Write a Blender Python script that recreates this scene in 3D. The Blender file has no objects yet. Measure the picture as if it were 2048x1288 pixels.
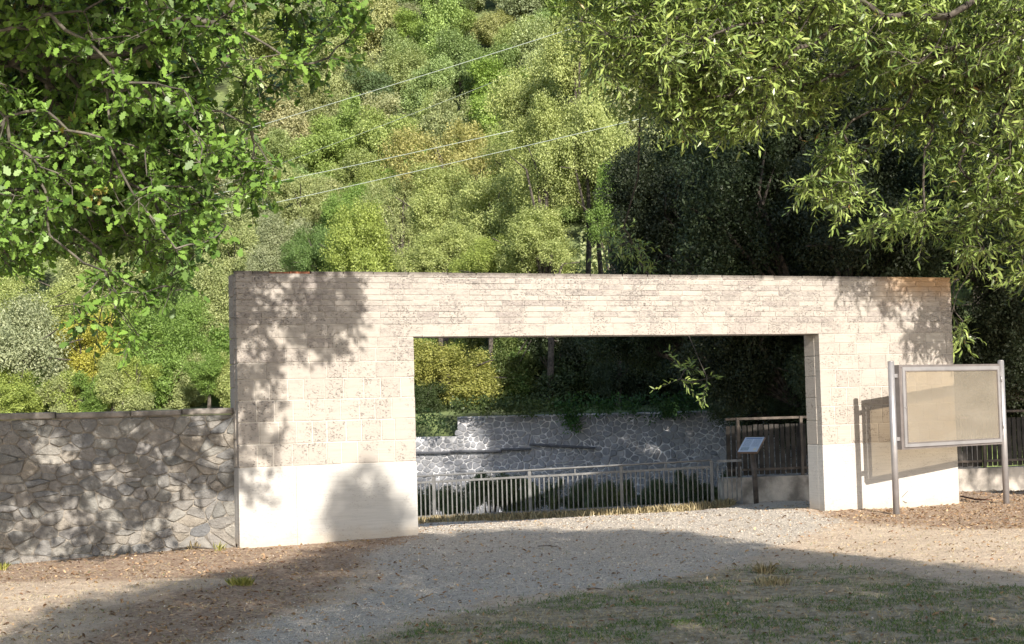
import bpy, math, random
import numpy as np
from mathutils import Vector, noise as mn
rng = np.random.default_rng(7)
random.seed(7)
SC = bpy.context.scene
COL = SC.collection
R_ = math.radians

# ---------------------------------------------------------------- camera
F_PX, PITCH, ROLL, EYE = 3126.7, 0.0515, -0.0254, 1.6
fwd = np.array([0, math.cos(PITCH), math.sin(PITCH)])
rt0 = np.array([1.0, 0, 0]); up0 = np.cross(rt0, fwd)
RT = math.cos(ROLL)*rt0 + math.sin(ROLL)*up0
UP = -math.sin(ROLL)*rt0 + math.cos(ROLL)*up0
CAM = np.array([0, 0, EYE])
cam = bpy.data.cameras.new('camera'); camo = bpy.data.objects.new('camera', cam); COL.objects.link(camo)
from mathutils import Matrix
m = Matrix(((RT[0], UP[0], -fwd[0], 0), (RT[1], UP[1], -fwd[1], 0), (RT[2], UP[2], -fwd[2], EYE), (0, 0, 0, 1)))
camo.matrix_world = m
cam.sensor_fit = 'HORIZONTAL'; cam.sensor_width = 36; cam.lens = F_PX/2048*36
cam.clip_start = 0.05; cam.clip_end = 2000
SC.camera = camo

# ---------------------------------------------------------------- world, sun, exposure
SUN = np.array([0.268, -0.842, 0.470]); SUN /= np.linalg.norm(SUN)      # towards the sun
elev = math.asin(SUN[2])
W = bpy.data.worlds.new('World'); SC.world = W; W.use_nodes = True
nt = W.node_tree; nt.nodes.clear()
sky = nt.nodes.new('ShaderNodeTexSky'); sky.sky_type = 'NISHITA'; sky.sun_disc = False
sky.sun_elevation = elev; sky.sun_rotation = math.atan2(SUN[0], SUN[1])
sky.air_density = 1.0; sky.dust_density = 1.2; sky.ozone_density = 1.0
bg = nt.nodes.new('ShaderNodeBackground'); bg.inputs['Strength'].default_value = 0.12
wo = nt.nodes.new('ShaderNodeOutputWorld')
nt.links.new(sky.outputs[0], bg.inputs[0]); nt.links.new(bg.outputs[0], wo.inputs[0])
sl = bpy.data.lights.new('sun', 'SUN'); sl.energy = 4.8; sl.angle = R_(0.53); sl.color = (1.0, 0.92, 0.80)
so = bpy.data.objects.new('sun', sl); COL.objects.link(so)
so.rotation_euler = Vector(SUN.tolist()).to_track_quat('Z', 'Y').to_euler()
SC.view_settings.view_transform = 'Standard'; SC.view_settings.look = 'None'
SC.view_settings.exposure = 0.90; SC.view_settings.gamma = 1.0
SC.view_settings.use_curve_mapping = False
SC.render.engine = 'CYCLES'
SC.cycles.max_bounces = 6; SC.cycles.transparent_max_bounces = 8
SC.cycles.diffuse_bounces = 3; SC.cycles.glossy_bounces = 2; SC.cycles.transmission_bounces = 3

# ---------------------------------------------------------------- geometry helpers
def ray(px, py): return fwd + RT*(px-1024)/F_PX - UP*(py-644)/F_PX
def aty(px, py, y):
    d = ray(px, py); return CAM + d*y/d[1]
TH = 0.4011
GO = np.array([-3.2783, 18.5425, 0.0]); GD = np.array([math.cos(TH), math.sin(TH), 0]); GN = np.array([-math.sin(TH), math.cos(TH), 0])
GH, GW, U1, U2, HO, HB, GT = 3.253, 10.487, 2.232, 8.186, 2.446, 0.908, 0.37
ZUP = np.array([0, 0, 1.0])
def gp(u, n, z): return GO + GD*u + GN*n + ZUP*z
def smooth(a, b, x):
    t = min(1, max(0, (x-a)/(b-a))); return t*t*(3-2*t)
RA = np.array([-1.44, 27.5]); RB = np.array([3.27, 26.2])                 # line of the railing
RDir = (RB-RA)/np.linalg.norm(RB-RA); RNor = np.array([-RDir[1], RDir[0]])
def terrain(x, y):
    d = (x-GO[0])*GN[0] + (y-GO[1])*GN[1]
    z = -max(0, d-0.3)*(0.065-0.023*smooth(2.3, 4.2, x))*(1-smooth(4.8, 8.0, x))
    e = (x-RA[0])*RNor[0] + (y-RA[1])*RNor[1]                             # beyond the railing
    if e > 0.35: z -= 4.0*smooth(0.35, 3.2, e)*(1-0.75*smooth(4.6, 7.5, x))
    if x < -3.2 and y < 19: z -= 0.03*min(4, -3.2-x)
    return z
def hill(x, y):
    z = 1.15 + 0.10*max(0, y-42)
    if y > 75: z += 0.40*(y-75) + 0.0006*(y-75)**2
    z += 2.0*math.sin(x*0.05+1)*smooth(70, 110, y)
    return z
def hit(px, py):
    d = ray(px, py); t = 4.0
    while t < 60:
        p = CAM + d*t
        if p[2] <= terrain(p[0], p[1]): return p
        t += 0.02
    return CAM + d*t
def proj(P):
    d = np.asarray(P, float) - CAM; z = d@fwd
    return 1024 + F_PX*(d@RT)/z, 644 - F_PX*(d@UP)/z
def inpoly(x, y, poly):
    c = False; n = len(poly); j = n-1
    for i in range(n):
        xi, yi = poly[i]; xj, yj = poly[j]
        if (yi > y) != (yj > y) and x < (xj-xi)*(y-yi)/(yj-yi)+xi: c = not c
        j = i
    return c

def tag(o, label=None, cat=None, group=None, kind=None):
    if label: o['label'] = label
    if cat: o['category'] = cat
    if group: o['group'] = group
    if kind: o['kind'] = kind
    return o
def empty(name, loc, label, cat, group=None):
    o = bpy.data.objects.new(name, None); COL.objects.link(o); o.location = Vector([float(v) for v in loc]); o.empty_display_size = 0.2
    return tag(o, label, cat, group)
def link(name, me, mat=None, parent=None, loc=None):
    o = bpy.data.objects.new(name, me); COL.objects.link(o)
    if mat and not me.materials: me.materials.append(mat)
    if loc is not None: o.location = Vector([float(v) for v in loc])
    if parent:
        o.parent = parent
        if loc is None: o.location = -world_loc(parent)
    return o
def world_loc(o):
    v = Vector(o.location)
    while o.parent: o = o.parent; v = v + Vector(o.location)
    return v
def mesh_np(name, V, faces, attrs=None, smooth_=False):
    """faces: list of int arrays (n,k)"""
    me = bpy.data.meshes.new(name)
    V = np.asarray(V, np.float32)
    me.vertices.add(len(V)); me.vertices.foreach_set('co', V.ravel())
    tot = sum(f.size for f in faces); nf = sum(len(f) for f in faces)
    me.loops.add(tot); me.polygons.add(nf)
    me.loops.foreach_set('vertex_index', np.concatenate([f.ravel() for f in faces]).astype(np.int32))
    sizes = np.concatenate([np.full(len(f), f.shape[1], np.int32) for f in faces])
    st = np.concatenate([[0], np.cumsum(sizes)[:-1]]).astype(np.int32)
    me.polygons.foreach_set('loop_start', st)
    if smooth_: me.polygons.foreach_set('use_smooth', np.ones(nf, bool))
    for k, a in (attrs or {}).items():
        dom = 'FACE' if len(a) == nf and len(a) != len(V) else 'POINT'
        at = me.attributes.new(k, 'FLOAT', dom); at.data.foreach_set('value', np.asarray(a, np.float32))
    me.update(calc_edges=True)
    return me
class MB:
    def __init__(s): s.v = []; s.f = []
    def add(s, vs, fs):
        b = len(s.v); s.v += [tuple(map(float, v)) for v in vs]; s.f += [tuple(i+b for i in f) for f in fs]
    def box(s, o, a, b, c, ch=0.0):
        """o corner; a,b,c edge vectors"""
        o, a, b, c = map(lambda q: np.asarray(q, float), (o, a, b, c))
        P = [o, o+a, o+a+b, o+b, o+c, o+a+c, o+a+b+c, o+b+c]
        s.add(P, [(0, 3, 2, 1), (4, 5, 6, 7), (0, 1, 5, 4), (1, 2, 6, 5), (2, 3, 7, 6), (3, 0, 4, 7)])
    def tube(s, pts, rs, n=8, caps=True):
        pts = [np.asarray(p, float) for p in pts]; b = len(s.v)
        if not hasattr(rs, '__len__'): rs = [rs]*len(pts)
        u = None
        for i, p in enumerate(pts):
            d = pts[min(i+1, len(pts)-1)] - pts[max(i-1, 0)]; d = d/(np.linalg.norm(d)+1e-9)
            if u is None:
                u = np.cross(d, [0.3, 0.2, 0.9]);
                if np.linalg.norm(u) < 1e-3: u = np.cross(d, [1, 0, 0])
            u = u - d*(u@d); u /= np.linalg.norm(u)+1e-9; w = np.cross(d, u)
            for k in range(n):
                a = 2*math.pi*k/n; s.v.append(tuple(map(float, p + rs[i]*(math.cos(a)*u + math.sin(a)*w))))
        for i in range(len(pts)-1):
            for k in range(n):
                k2 = (k+1) % n; s.f.append((b+i*n+k, b+i*n+k2, b+(i+1)*n+k2, b+(i+1)*n+k))
        if caps:
            s.f.append(tuple(b+k for k in reversed(range(n)))); e = b+(len(pts)-1)*n; s.f.append(tuple(e+k for k in range(n)))
    def build(s, name, mat, parent=None, sm=False):
        me = bpy.data.meshes.new(name); me.from_pydata(s.v, [], s.f); me.update()
        if sm:
            me.polygons.foreach_set('use_smooth', [len(p.vertices) == 4 for p in me.polygons])
        return link(name, me, mat, parent)

# ---------------------------------------------------------------- materials
def newmat(name):
    m = bpy.data.materials.new(name); m.use_nodes = True; t = m.node_tree; t.nodes.clear()
    o = t.nodes.new('ShaderNodeOutputMaterial'); p = t.nodes.new('ShaderNodeBsdfPrincipled')
    t.links.new(p.outputs[0], o.inputs[0]); return m, t, p
def N(t, typ, **kw):
    n = t.nodes.new(typ)
    for k, v in kw.items():
        if k.startswith('i_'):
            key = k[2:]; key = int(key) if key.isdigit() else key
            n.inputs[key].default_value = v
        else: setattr(n, k, v)
    return n
def mixc(t, fac, a, b, mode='MIX'):
    n = t.nodes.new('ShaderNodeMix'); n.data_type = 'RGBA'; n.blend_type = mode
    for i, v in ((0, fac), (6, a), (7, b)):
        if isinstance(v, (int, float)): n.inputs[i].default_value = v
        elif isinstance(v, tuple): n.inputs[i].default_value = v+(1,) if len(v) == 3 else v
        else: t.links.new(v, n.inputs[i])
    return n.outputs[2]
def noise_(t, vec, scale, detail=4, rough=0.55, dist=0):
    n = N(t, 'ShaderNodeTexNoise'); n.inputs['Scale'].default_value = scale; n.inputs['Detail'].default_value = detail
    n.inputs['Roughness'].default_value = rough; n.inputs['Distortion'].default_value = dist
    t.links.new(vec, n.inputs['Vector']); return n.outputs[0]
def ramp(t, val, lo, hi, smoothstep=True):
    n = N(t, 'ShaderNodeMapRange'); n.interpolation_type = 'SMOOTHSTEP' if smoothstep else 'LINEAR'
    n.inputs[1].default_value = lo; n.inputs[2].default_value = hi; t.links.new(val, n.inputs[0]); return n.outputs[0]
def mth(t, op, a, b=None):
    n = N(t, 'ShaderNodeMath', operation=op)
    for i, v in ((0, a), (1, b)):
        if v is None: continue
        if isinstance(v, (int, float)): n.inputs[i].default_value = v
        else: t.links.new(v, n.inputs[i])
    return n.outputs[0]
def pos(t): return N(t, 'ShaderNodeNewGeometry').outputs['Position']
def mapv(t, vec, scale):
    n = N(t, 'ShaderNodeMapping'); n.inputs['Scale'].default_value = scale; t.links.new(vec, n.inputs[0]); return n.outputs[0]
def bump(t, p, h, dist, strength=1.0):
    b = N(t, 'ShaderNodeBump'); b.inputs['Distance'].default_value = dist; b.inputs['Strength'].default_value = strength
    t.links.new(h, b.inputs['Height']); t.links.new(b.outputs[0], p.inputs['Normal'])

def leaf_mat(name, dark, light, transl=0.35, rough=0.5, usecolor=True, spec=0.4, hue=None):
    m, t, p = newmat(name)
    at = N(t, 'ShaderNodeAttribute', attribute_name='tint')
    c = mixc(t, at.outputs['Fac'], dark, light)
    if hue: c = mixc(t, ramp(t, at.outputs['Fac'], 0.93, 0.97), c, hue)
    if usecolor:
        oi = N(t, 'ShaderNodeObjectInfo'); c = mixc(t, 1.0, c, oi.outputs['Color'], 'MULTIPLY')
    t.links.new(c, p.inputs['Base Color']); p.inputs['Roughness'].default_value = rough
    p.inputs['Specular IOR Level'].default_value = spec
    tr = N(t, 'ShaderNodeBsdfTranslucent'); c2 = mixc(t, 1.0, c, (1.12, 1.15, 0.6), 'MULTIPLY'); t.links.new(c2, tr.inputs[0])
    mx = N(t, 'ShaderNodeMixShader'); mx.inputs[0].default_value = transl
    t.links.new(p.outputs[0], mx.inputs[1]); t.links.new(tr.outputs[0], mx.inputs[2])
    t.links.new(mx.outputs[0], t.nodes['Material Output'].inputs[0]); return m
def simple(name, col, rough=0.7, metal=0, var=0.12, scale=8, bumpd=0.0, spec=0.5):
    m, t, p = newmat(name); ps = pos(t)
    n = noise_(t, ps, scale, 5); d = tuple(max(0, c*(1-var*2)) for c in col); l = tuple(min(1, c*(1+var)) for c in col)
    t.links.new(mixc(t, ramp(t, n, 0.3, 0.7), d, l), p.inputs['Base Color'])
    p.inputs['Roughness'].default_value = rough; p.inputs['Metallic'].default_value = metal; p.inputs['Specular IOR Level'].default_value = spec
    if bumpd: bump(t, p, noise_(t, ps, scale*3, 6, 0.7), bumpd)
    return m
def travertine(name, base, pink, stain_amt, pit_amt):
    m, t, p = newmat(name); ps = pos(t); oi = N(t, 'ShaderNodeObjectInfo')
    rnd = oi.outputs['Random']
    c = mixc(t, rnd, base, pink)
    band = noise_(t, mapv(t, ps, (1.2, 1.2, 26)), 2.2, 4, 0.6)
    c = mixc(t, ramp(t, band, 0.35, 0.75), c, tuple(v*0.86 for v in base))
    # pits: short dark dashes, denser in patches
    vo = N(t, 'ShaderNodeTexVoronoi'); vo.inputs['Scale'].default_value = 21
    t.links.new(mapv(t, ps, (1, 1, 1.7)), vo.inputs['Vector'])
    patch = ramp(t, mth(t, 'ADD', noise_(t, ps, 3.2, 3), mth(t, 'MULTIPLY', mth(t, 'SUBTRACT', rnd, 0.5), 0.12)), 0.36, 0.60)
    pit = mth(t, 'MULTIPLY', mth(t, 'SUBTRACT', 1.0, ramp(t, vo.outputs['Distance'], 0.14, 0.34)), patch)
    worm = noise_(t, ps, 26, 3, 0.75, 1.8)
    wm = mth(t, 'MULTIPLY', ramp(t, worm, 0.57, 0.66), patch)
    pits = mth(t, 'MULTIPLY', mth(t, 'MAXIMUM', pit, wm), pit_amt)
    c = mixc(t, pits, c, (0.17, 0.15, 0.14))
    # grey weathering crust growing from the top edge
    sep = N(t, 'ShaderNodeSeparateXYZ'); t.links.new(ps, sep.inputs[0])
    up = ramp(t, sep.outputs[2], 1.7, 2.75, False)
    st = noise_(t, mapv(t, ps, (1.6, 1.6, 3.2)), 1.5, 6, 0.72)
    fine = noise_(t, mapv(t, ps, (1, 1, 2.5)), 13, 5, 0.75)
    dash = noise_(t, mapv(t, ps, (1, 1, 2.2)), 17, 5, 0.85, 0.8)
    pst = ramp(t, mth(t, 'ADD', st, mth(t, 'MULTIPLY', mth(t, 'SUBTRACT', rnd, 0.5), 0.16)), 0.40, 0.62)
    s1 = mth(t, 'MULTIPLY', mth(t, 'MULTIPLY', ramp(t, dash, 0.44, 0.58), mth(t, 'ADD', 0.16, mth(t, 'MULTIPLY', pst, 0.84))), mth(t, 'MULTIPLY', up, stain_amt*0.92))
    c = mixc(t, s1, c, (0.17, 0.155, 0.15))
    s2 = mth(t, 'MULTIPLY', mth(t, 'MULTIPLY', ramp(t, rnd, 0.72, 0.95), pst), mth(t, 'MULTIPLY', up, stain_amt*0.35))
    c = mixc(t, s2, c, (0.30, 0.265, 0.25))
    topd = ramp(t, mth(t, 'ADD', sep.outputs[2], mth(t, 'MULTIPLY', noise_(t, ps, 5, 4), 0.10)), 3.235, 3.30)  # thin dark line along the very top, separate from the crust
    c = mixc(t, mth(t, 'MULTIPLY', topd, 0.8*stain_amt), c, (0.09, 0.08, 0.07))
    # ochre water stain under the right hand corner
    oc = mth(t, 'MULTIPLY', ramp(t, sep.outputs[0], 4.9, 5.9), ramp(t, mth(t, 'ADD', sep.outputs[2], mth(t, 'MULTIPLY', noise_(t, ps, 2.5, 4), 0.6)), 3.0, 3.5))
    c = mixc(t, mth(t, 'MULTIPLY', oc, 0.75), c, (0.36, 0.21, 0.09))
    # soil splash at the foot
    ft = mth(t, 'SUBTRACT', 1.0, ramp(t, mth(t, 'ADD', sep.outputs[2], mth(t, 'MULTIPLY', noise_(t, ps, 6, 4), 0.25)), 0.10, 0.32))
    c = mixc(t, mth(t, 'MULTIPLY', ft, 0.45), c, (0.42, 0.34, 0.25))
    t.links.new(c, p.inputs['Base Color']); p.inputs['Roughness'].default_value = 0.85; p.inputs['Specular IOR Level'].default_value = 0.2
    h = mth(t, 'SUBTRACT', mth(t, 'MULTIPLY', fine, 0.5), pits)
    bump(t, p, h, 0.006, 0.9); return m
def rock(name, cols, bumpd=0.02, scale=7, moss=0.0):
    m, t, p = newmat(name); ps = pos(t); oi = N(t, 'ShaderNodeObjectInfo')
    cr = N(t, 'ShaderNodeValToRGB'); cr.color_ramp.interpolation = 'LINEAR'
    el = cr.color_ramp.elements
    for i, c in enumerate(cols):
        if i < 2: el[i].position = i/(len(cols)-1); el[i].color = c+(1,)
        else: e = el.new(i/(len(cols)-1)); e.color = c+(1,)
    for i, c in enumerate(cols): el[i].position = i/(len(cols)-1); el[i].color = c+(1,)
    t.links.new(oi.outputs['Random'], cr.inputs[0])
    n = noise_(t, ps, scale, 6, 0.65)
    c = mixc(t, ramp(t, n, 0.25, 0.75), mixc(t, 1.0, cr.outputs[0], (0.62, 0.62, 0.62), 'MULTIPLY'), cr.outputs[0])
    f = noise_(t, ps, scale*7, 4, 0.7)
    c = mixc(t, ramp(t, f, 0.58, 0.75), c, mixc(t, 1.0, c, (1.5, 1.45, 1.4), 'MULTIPLY'))
    if moss: c = mixc(t, mth(t, 'MULTIPLY', ramp(t, noise_(t, ps, 4, 5), 0.5, 0.68), moss), c, (0.10, 0.11, 0.06))
    t.links.new(c, p.inputs['Base Color']); p.inputs['Roughness'].default_value = 0.9; p.inputs['Specular IOR Level'].default_value = 0.2
    bump(t, p, mth(t, 'ADD', n, mth(t, 'MULTIPLY', f, 0.35)), bumpd); return m

M_block = travertine('travertine_block', (0.385, 0.355, 0.32), (0.35, 0.315, 0.287), 1.0, 0.85)
M_brick = travertine('travertine_brick', (0.39, 0.36, 0.328), (0.295, 0.27, 0.25), 1.0, 1.0)
M_slab = travertine('travertine_slab', (0.46, 0.448, 0.43), (0.45, 0.432, 0.41), 0.5, 0.3)
M_core = travertine('pale_mortar', (0.50, 0.465, 0.425), (0.50, 0.465, 0.425), 0.8, 0.3)
M_terra = simple('terracotta', (0.30, 0.12, 0.06), 0.9, var=0.25, scale=14, bumpd=0.006)
M_stone = rock('rubble_stone', [(0.25, 0.24, 0.23), (0.32, 0.305, 0.285), (0.20, 0.205, 0.215), (0.35, 0.315, 0.27), (0.28, 0.27, 0.265), (0.22, 0.22, 0.21), (0.38, 0.36, 0.33)], 0.06, 7)
M_mortar = simple('wall_mortar', (0.27, 0.245, 0.215), 0.95, var=0.25, scale=9, bumpd=0.02)
M_coping = simple('coping_stone', (0.24, 0.22, 0.20), 0.95, var=0.3, scale=5, bumpd=0.012)
M_fstone = rock('river_wall_stone', [(0.31, 0.32, 0.35), (0.38, 0.385, 0.41), (0.27, 0.28, 0.31), (0.43, 0.43, 0.45)], 0.03, 4)
M_fmortar = simple('river_wall_mortar', (0.62, 0.62, 0.64), 0.95, var=0.25, scale=3, bumpd=0.02)
M_rail = simple('railing_paint', (0.17, 0.17, 0.17), 0.5, var=0.12, scale=9)
M_raild = simple('weathered_railing_paint', (0.20, 0.20, 0.20), 0.6, var=0.2, scale=9)
M_steel = simple('brushed_steel', (0.345, 0.335, 0.345), 0.42, metal=0.5, var=0.06, scale=6)
M_frame = simple('anodised_frame', (0.22, 0.195, 0.19), 0.45, metal=0.5, var=0.08, scale=6)
M_wood = simple('dark_fence_wood', (0.040, 0.035, 0.031), 0.85, var=0.35, scale=5, bumpd=0.004)
M_post = simple('brown_post_paint', (0.095, 0.075, 0.062), 0.7, var=0.25, scale=10, bumpd=0.002)
M_plaster = simple('old_plaster', (0.42, 0.38, 0.34), 0.95, var=0.3, scale=3, bumpd=0.01)
M_wire = simple('cable_sheath', (0.42, 0.48, 0.42), 0.5, var=0.02)
M_bark = simple('bark', (0.085, 0.072, 0.06), 0.95, var=0.4, scale=12, bumpd=0.01)
M_twig = simple('twig_bark', (0.115, 0.105, 0.085), 0.9, var=0.35, scale=6)
M_beam = simple('rusty_steel_strip', (0.10, 0.105, 0.12), 0.7, var=0.2)

# ================================================================ TERRAIN
ZONES = {
 'gravel': [(835,1040),(1000,1028),(1450,1014),(1625,1024),(1680,1045),(1560,1085),(1500,1118),(1330,1150),(1200,1172),(1000,1198),(820,1235),(610,1300),(420,1300),(560,1236),(700,1190),(760,1140),(690,1110),(836,1072)],
 'grass': [(560,1320),(700,1275),(1000,1205),(1200,1180),(1460,1128),(1560,1122),(1800,1145),(2200,1190),(2200,1320)],
 'litter1': [(-200,1090),(200,1085),(480,1080),(836,1064),(900,1075),(740,1130),(560,1160),(330,1150),(-200,1175)],
 'litter_shade': [(60,1310),(180,1230),(330,1180),(560,1130),(700,1090),(860,1066),(930,1090),(760,1140),(700,1190),(560,1240),(430,1310)],  # brown leaf litter, outlined along the tree shade to deepen it in colour
 'litter2': [(1600,1020),(1700,1048),(1860,1052),(2200,1056),(2200,930),(1915,935)],
}
def zflat(px, py):
    if py < 1000: return hit(px, py)[:2]
    return hit(px, py)[:2]
ZW = {k: [tuple(zflat(*p)) for p in v] for k, v in ZONES.items()}
def pdist(x, y, poly):
    d = 1e9; n = len(poly)
    for i in range(n):
        ax, ay = poly[i]; bx, by = poly[(i+1) % n]; dx, dy = bx-ax, by-ay
        t = max(0, min(1, ((x-ax)*dx+(y-ay)*dy)/(dx*dx+dy*dy+1e-12)))
        q = (x-ax-t*dx)**2+(y-ay-t*dy)**2
        if q < d: d = q
    d = math.sqrt(d); return -d if inpoly(x, y, poly) else d
def pdist_np(X, Y, poly):
    D = np.full(X.shape, 1e18); C = np.zeros(X.shape, bool); n = len(poly)
    for i in range(n):
        ax, ay = poly[i]; bx, by = poly[(i+1) % n]; dx, dy = bx-ax, by-ay
        t = np.clip(((X-ax)*dx+(Y-ay)*dy)/(dx*dx+dy*dy+1e-12), 0, 1)
        D = np.minimum(D, (X-ax-t*dx)**2+(Y-ay-t*dy)**2)
        if ay != by: C ^= ((ay > Y) != (by > Y)) & (X < (bx-ax)*(Y-ay)/(by-ay)+ax)
    return np.where(C, -1, 1)*np.sqrt(D)
def npnoise(X, Y, s, seed=0):
    """cheap smooth value noise"""
    r = np.random.default_rng(seed+11).random((64, 64)); x = X*s; y = Y*s
    xi = np.floor(x).astype(int); yi = np.floor(y).astype(int); fx = x-xi; fy = y-yi
    fx = fx*fx*(3-2*fx); fy = fy*fy*(3-2*fy)
    g = lambda a, b: r[a % 64, b % 64]
    return (g(xi, yi)*(1-fx)+g(xi+1, yi)*fx)*(1-fy)+(g(xi, yi+1)*(1-fx)+g(xi+1, yi+1)*fx)*fy
def zone(X, Y):
    nz = (npnoise(X, Y, 1.3, 1)-0.5)*0.9+(npnoise(X, Y, 4.5, 2)-0.5)*0.5
    f = lambda k, w: np.clip(0.5-(pdist_np(X, Y, ZW[k])+nz*w)/(2*w), 0, 1)
    gr = f('gravel', 0.35); gs = f('grass', 0.28)*(1-gr*0.6); lt = np.maximum(np.maximum(f('litter1', 0.4), f('litter2', 0.5)), f('litter_shade', 0.5)*0.85)*(1-gr*0.7)
    return gr, gs, lt
def axis(lo, hi, a, b, fine, ratio=1.25):
    mid = list(np.arange(a, b+1e-6, fine)); s = fine
    l = [a]; 
    while l[-1] > lo: s *= ratio; l.append(max(lo, l[-1]-s))
    s = fine; r = [b]
    while r[-1] < hi: s *= ratio; r.append(min(hi, r[-1]+s))
    return np.array(l[::-1][:-1]+mid+r[1:])
def sheet(name, xs, ys, zf, mat, attrs=True, rough=0.0):
    X, Y = np.meshgrid(xs, ys); Z = np.vectorize(zf)(X, Y).astype(float)
    if rough:
        near = np.exp(-np.maximum(0, np.abs(Y-20)-14)/4)
        Z = Z + near*((npnoise(X, Y, 0.9, 3)-0.5)*0.05+(npnoise(X, Y, 5, 4)-0.5)*0.022+(npnoise(X, Y, 13, 5)-0.5)*0.014)-0.012
    V = np.stack([X.ravel(), Y.ravel(), Z.ravel()], 1); nx = len(xs); ny = len(ys)
    i = (np.arange(ny-1)[:, None]*nx+np.arange(nx-1)[None]).ravel()
    Fq = np.stack([i, i+1, i+nx+1, i+nx], 1)
    at = None
    if attrs:
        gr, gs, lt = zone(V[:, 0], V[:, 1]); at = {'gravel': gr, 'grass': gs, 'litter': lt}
    me = mesh_np(name, V, [Fq], at, True); o = link(name, me, mat); return o, (X, Y, Z)

def ground_mat():
    m, t, p = newmat('mixed_ground'); ps = pos(t)
    A = lambda k: N(t, 'ShaderNodeAttribute', attribute_name=k).outputs['Fac']
    n1 = noise_(t, ps, 1.1, 6, 0.65); n2 = noise_(t, ps, 9, 6, 0.7); n3 = noise_(t, ps, 55, 4, 0.75)
    vo = N(t, 'ShaderNodeTexVoronoi'); vo.inputs['Scale'].default_value = 38; t.links.new(ps, vo.inputs['Vector'])
    vc = N(t, 'ShaderNodeSeparateColor'); t.links.new(vo.outputs['Color'], vc.inputs[0])
    soil = mixc(t, ramp(t, n1, 0.3, 0.7), (0.52, 0.395, 0.30), (0.64, 0.51, 0.395))
    soil = mixc(t, ramp(t, n2, 0.4, 0.7), soil, (0.74, 0.61, 0.46))
    soil = mixc(t, ramp(t, n3, 0.5, 0.75), soil, (0.72, 0.64, 0.52))
    grav = mixc(t, vc.outputs[0], (0.41, 0.36, 0.31), (0.70, 0.63, 0.55))
    grav = mixc(t, ramp(t, n2, 0.35, 0.75), grav, (0.60, 0.53, 0.45))
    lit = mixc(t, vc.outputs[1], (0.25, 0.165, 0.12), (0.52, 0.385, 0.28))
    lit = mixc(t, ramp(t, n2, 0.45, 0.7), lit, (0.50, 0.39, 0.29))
    gra = mixc(t, ramp(t, n2, 0.35, 0.65), (0.27, 0.225, 0.155), (0.50, 0.43, 0.32))
    c = mixc(t, ramp(t, mth(t, 'ADD', A('gravel'), mth(t, 'MULTIPLY', mth(t, 'SUBTRACT', n2, 0.5), 0.8)), 0.3, 0.7), soil, grav)
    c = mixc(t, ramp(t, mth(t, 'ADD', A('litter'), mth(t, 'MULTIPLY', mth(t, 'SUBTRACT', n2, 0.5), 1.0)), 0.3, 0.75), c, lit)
    c = mixc(t, ramp(t, mth(t, 'ADD', A('grass'), mth(t, 'MULTIPLY', mth(t, 'SUBTRACT', n2, 0.5), 0.8)), 0.3, 0.7), c, gra)
    n4 = noise_(t, ps, 26, 6, 0.85)
    c = mixc(t, ramp(t, n4, 0.53, 0.68), c, mixc(t, 1.0, c, (0.50, 0.46, 0.42), 'MULTIPLY'))
    c = mixc(t, mth(t, 'SUBTRACT', 1.0, ramp(t, n4, 0.33, 0.44)), c, mixc(t, 1.0, c, (1.28, 1.26, 1.22), 'MULTIPLY'))
    t.links.new(c, p.inputs['Base Color']); p.inputs['Roughness'].default_value = 0.95; p.inputs['Specular IOR Level'].default_value = 0.15
    h = mth(t, 'ADD', mth(t, 'MULTIPLY', n2, 1.2), mth(t, 'ADD', n3, mth(t, 'MULTIPLY', vo.outputs['Distance'], 0.8)))
    bump(t, p, h, 0.025, 1.0); return m
M_ground = ground_mat()
M_hillsoil = simple('hill_undergrowth', (0.14, 0.18, 0.065), 0.95, var=0.4, scale=0.6, bumpd=0.3)
xs = axis(-60, 60, -6.5, 8.5, 0.085); ys = axis(-40, 41.5, 9.3, 35.0, 0.085)
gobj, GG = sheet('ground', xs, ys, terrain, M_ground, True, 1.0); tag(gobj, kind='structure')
def gz(x, y):
    X, Y = np.atleast_1d(np.asarray(x, float)), np.atleast_1d(np.asarray(y, float))
    i = np.clip(np.searchsorted(xs, X)-1, 0, len(xs)-2); j = np.clip(np.searchsorted(ys, Y)-1, 0, len(ys)-2)
    fx = (X-xs[i])/(xs[i+1]-xs[i]); fy = (Y-ys[j])/(ys[j+1]-ys[j]); Z = GG[2]
    return (Z[j, i]*(1-fx)+Z[j, i+1]*fx)*(1-fy)+(Z[j+1, i]*(1-fx)+Z[j+1, i+1]*fx)*fy
# valley floor and hillside beyond the river wall
FA = np.array([-14.0, 46.0]); FB = np.array([10.0, 39.5])                  # line of the river wall
FD = (FB-FA)/np.linalg.norm(FB-FA); FN = np.array([-FD[1], FD[0]])
hx = np.concatenate([np.linspace(-260, -60, 21)[:-1], np.linspace(-60, 60, 61), np.linspace(60, 260, 21)[1:]])
hy = np.concatenate([np.linspace(0, 30, 31)[:-1], np.linspace(30, 260, 70)])
hy = np.concatenate([[0, 0.01], hy[1:]])
Xh, Vh = np.meshgrid(hx, hy)
Yb = FA[1]+(Xh-FA[0])*FD[1]/FD[0]; Yb = np.clip(Yb, 36, 58)
Yh = Yb+0.45+Vh; Zh = np.vectorize(hill)(Xh, Yh); Zh[0] = -4.5
Vv = np.stack([Xh.ravel(), Yh.ravel(), Zh.ravel()], 1); nx = len(hx); ny = len(hy)
i = (np.arange(ny-1)[:, None]*nx+np.arange(nx-1)[None]).ravel()
ho = link('hillside', mesh_np('hillside', Vv, [np.stack([i, i+1, i+nx+1, i+nx], 1)], None, True), M_hillsoil); tag(ho, kind='structure')
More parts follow.
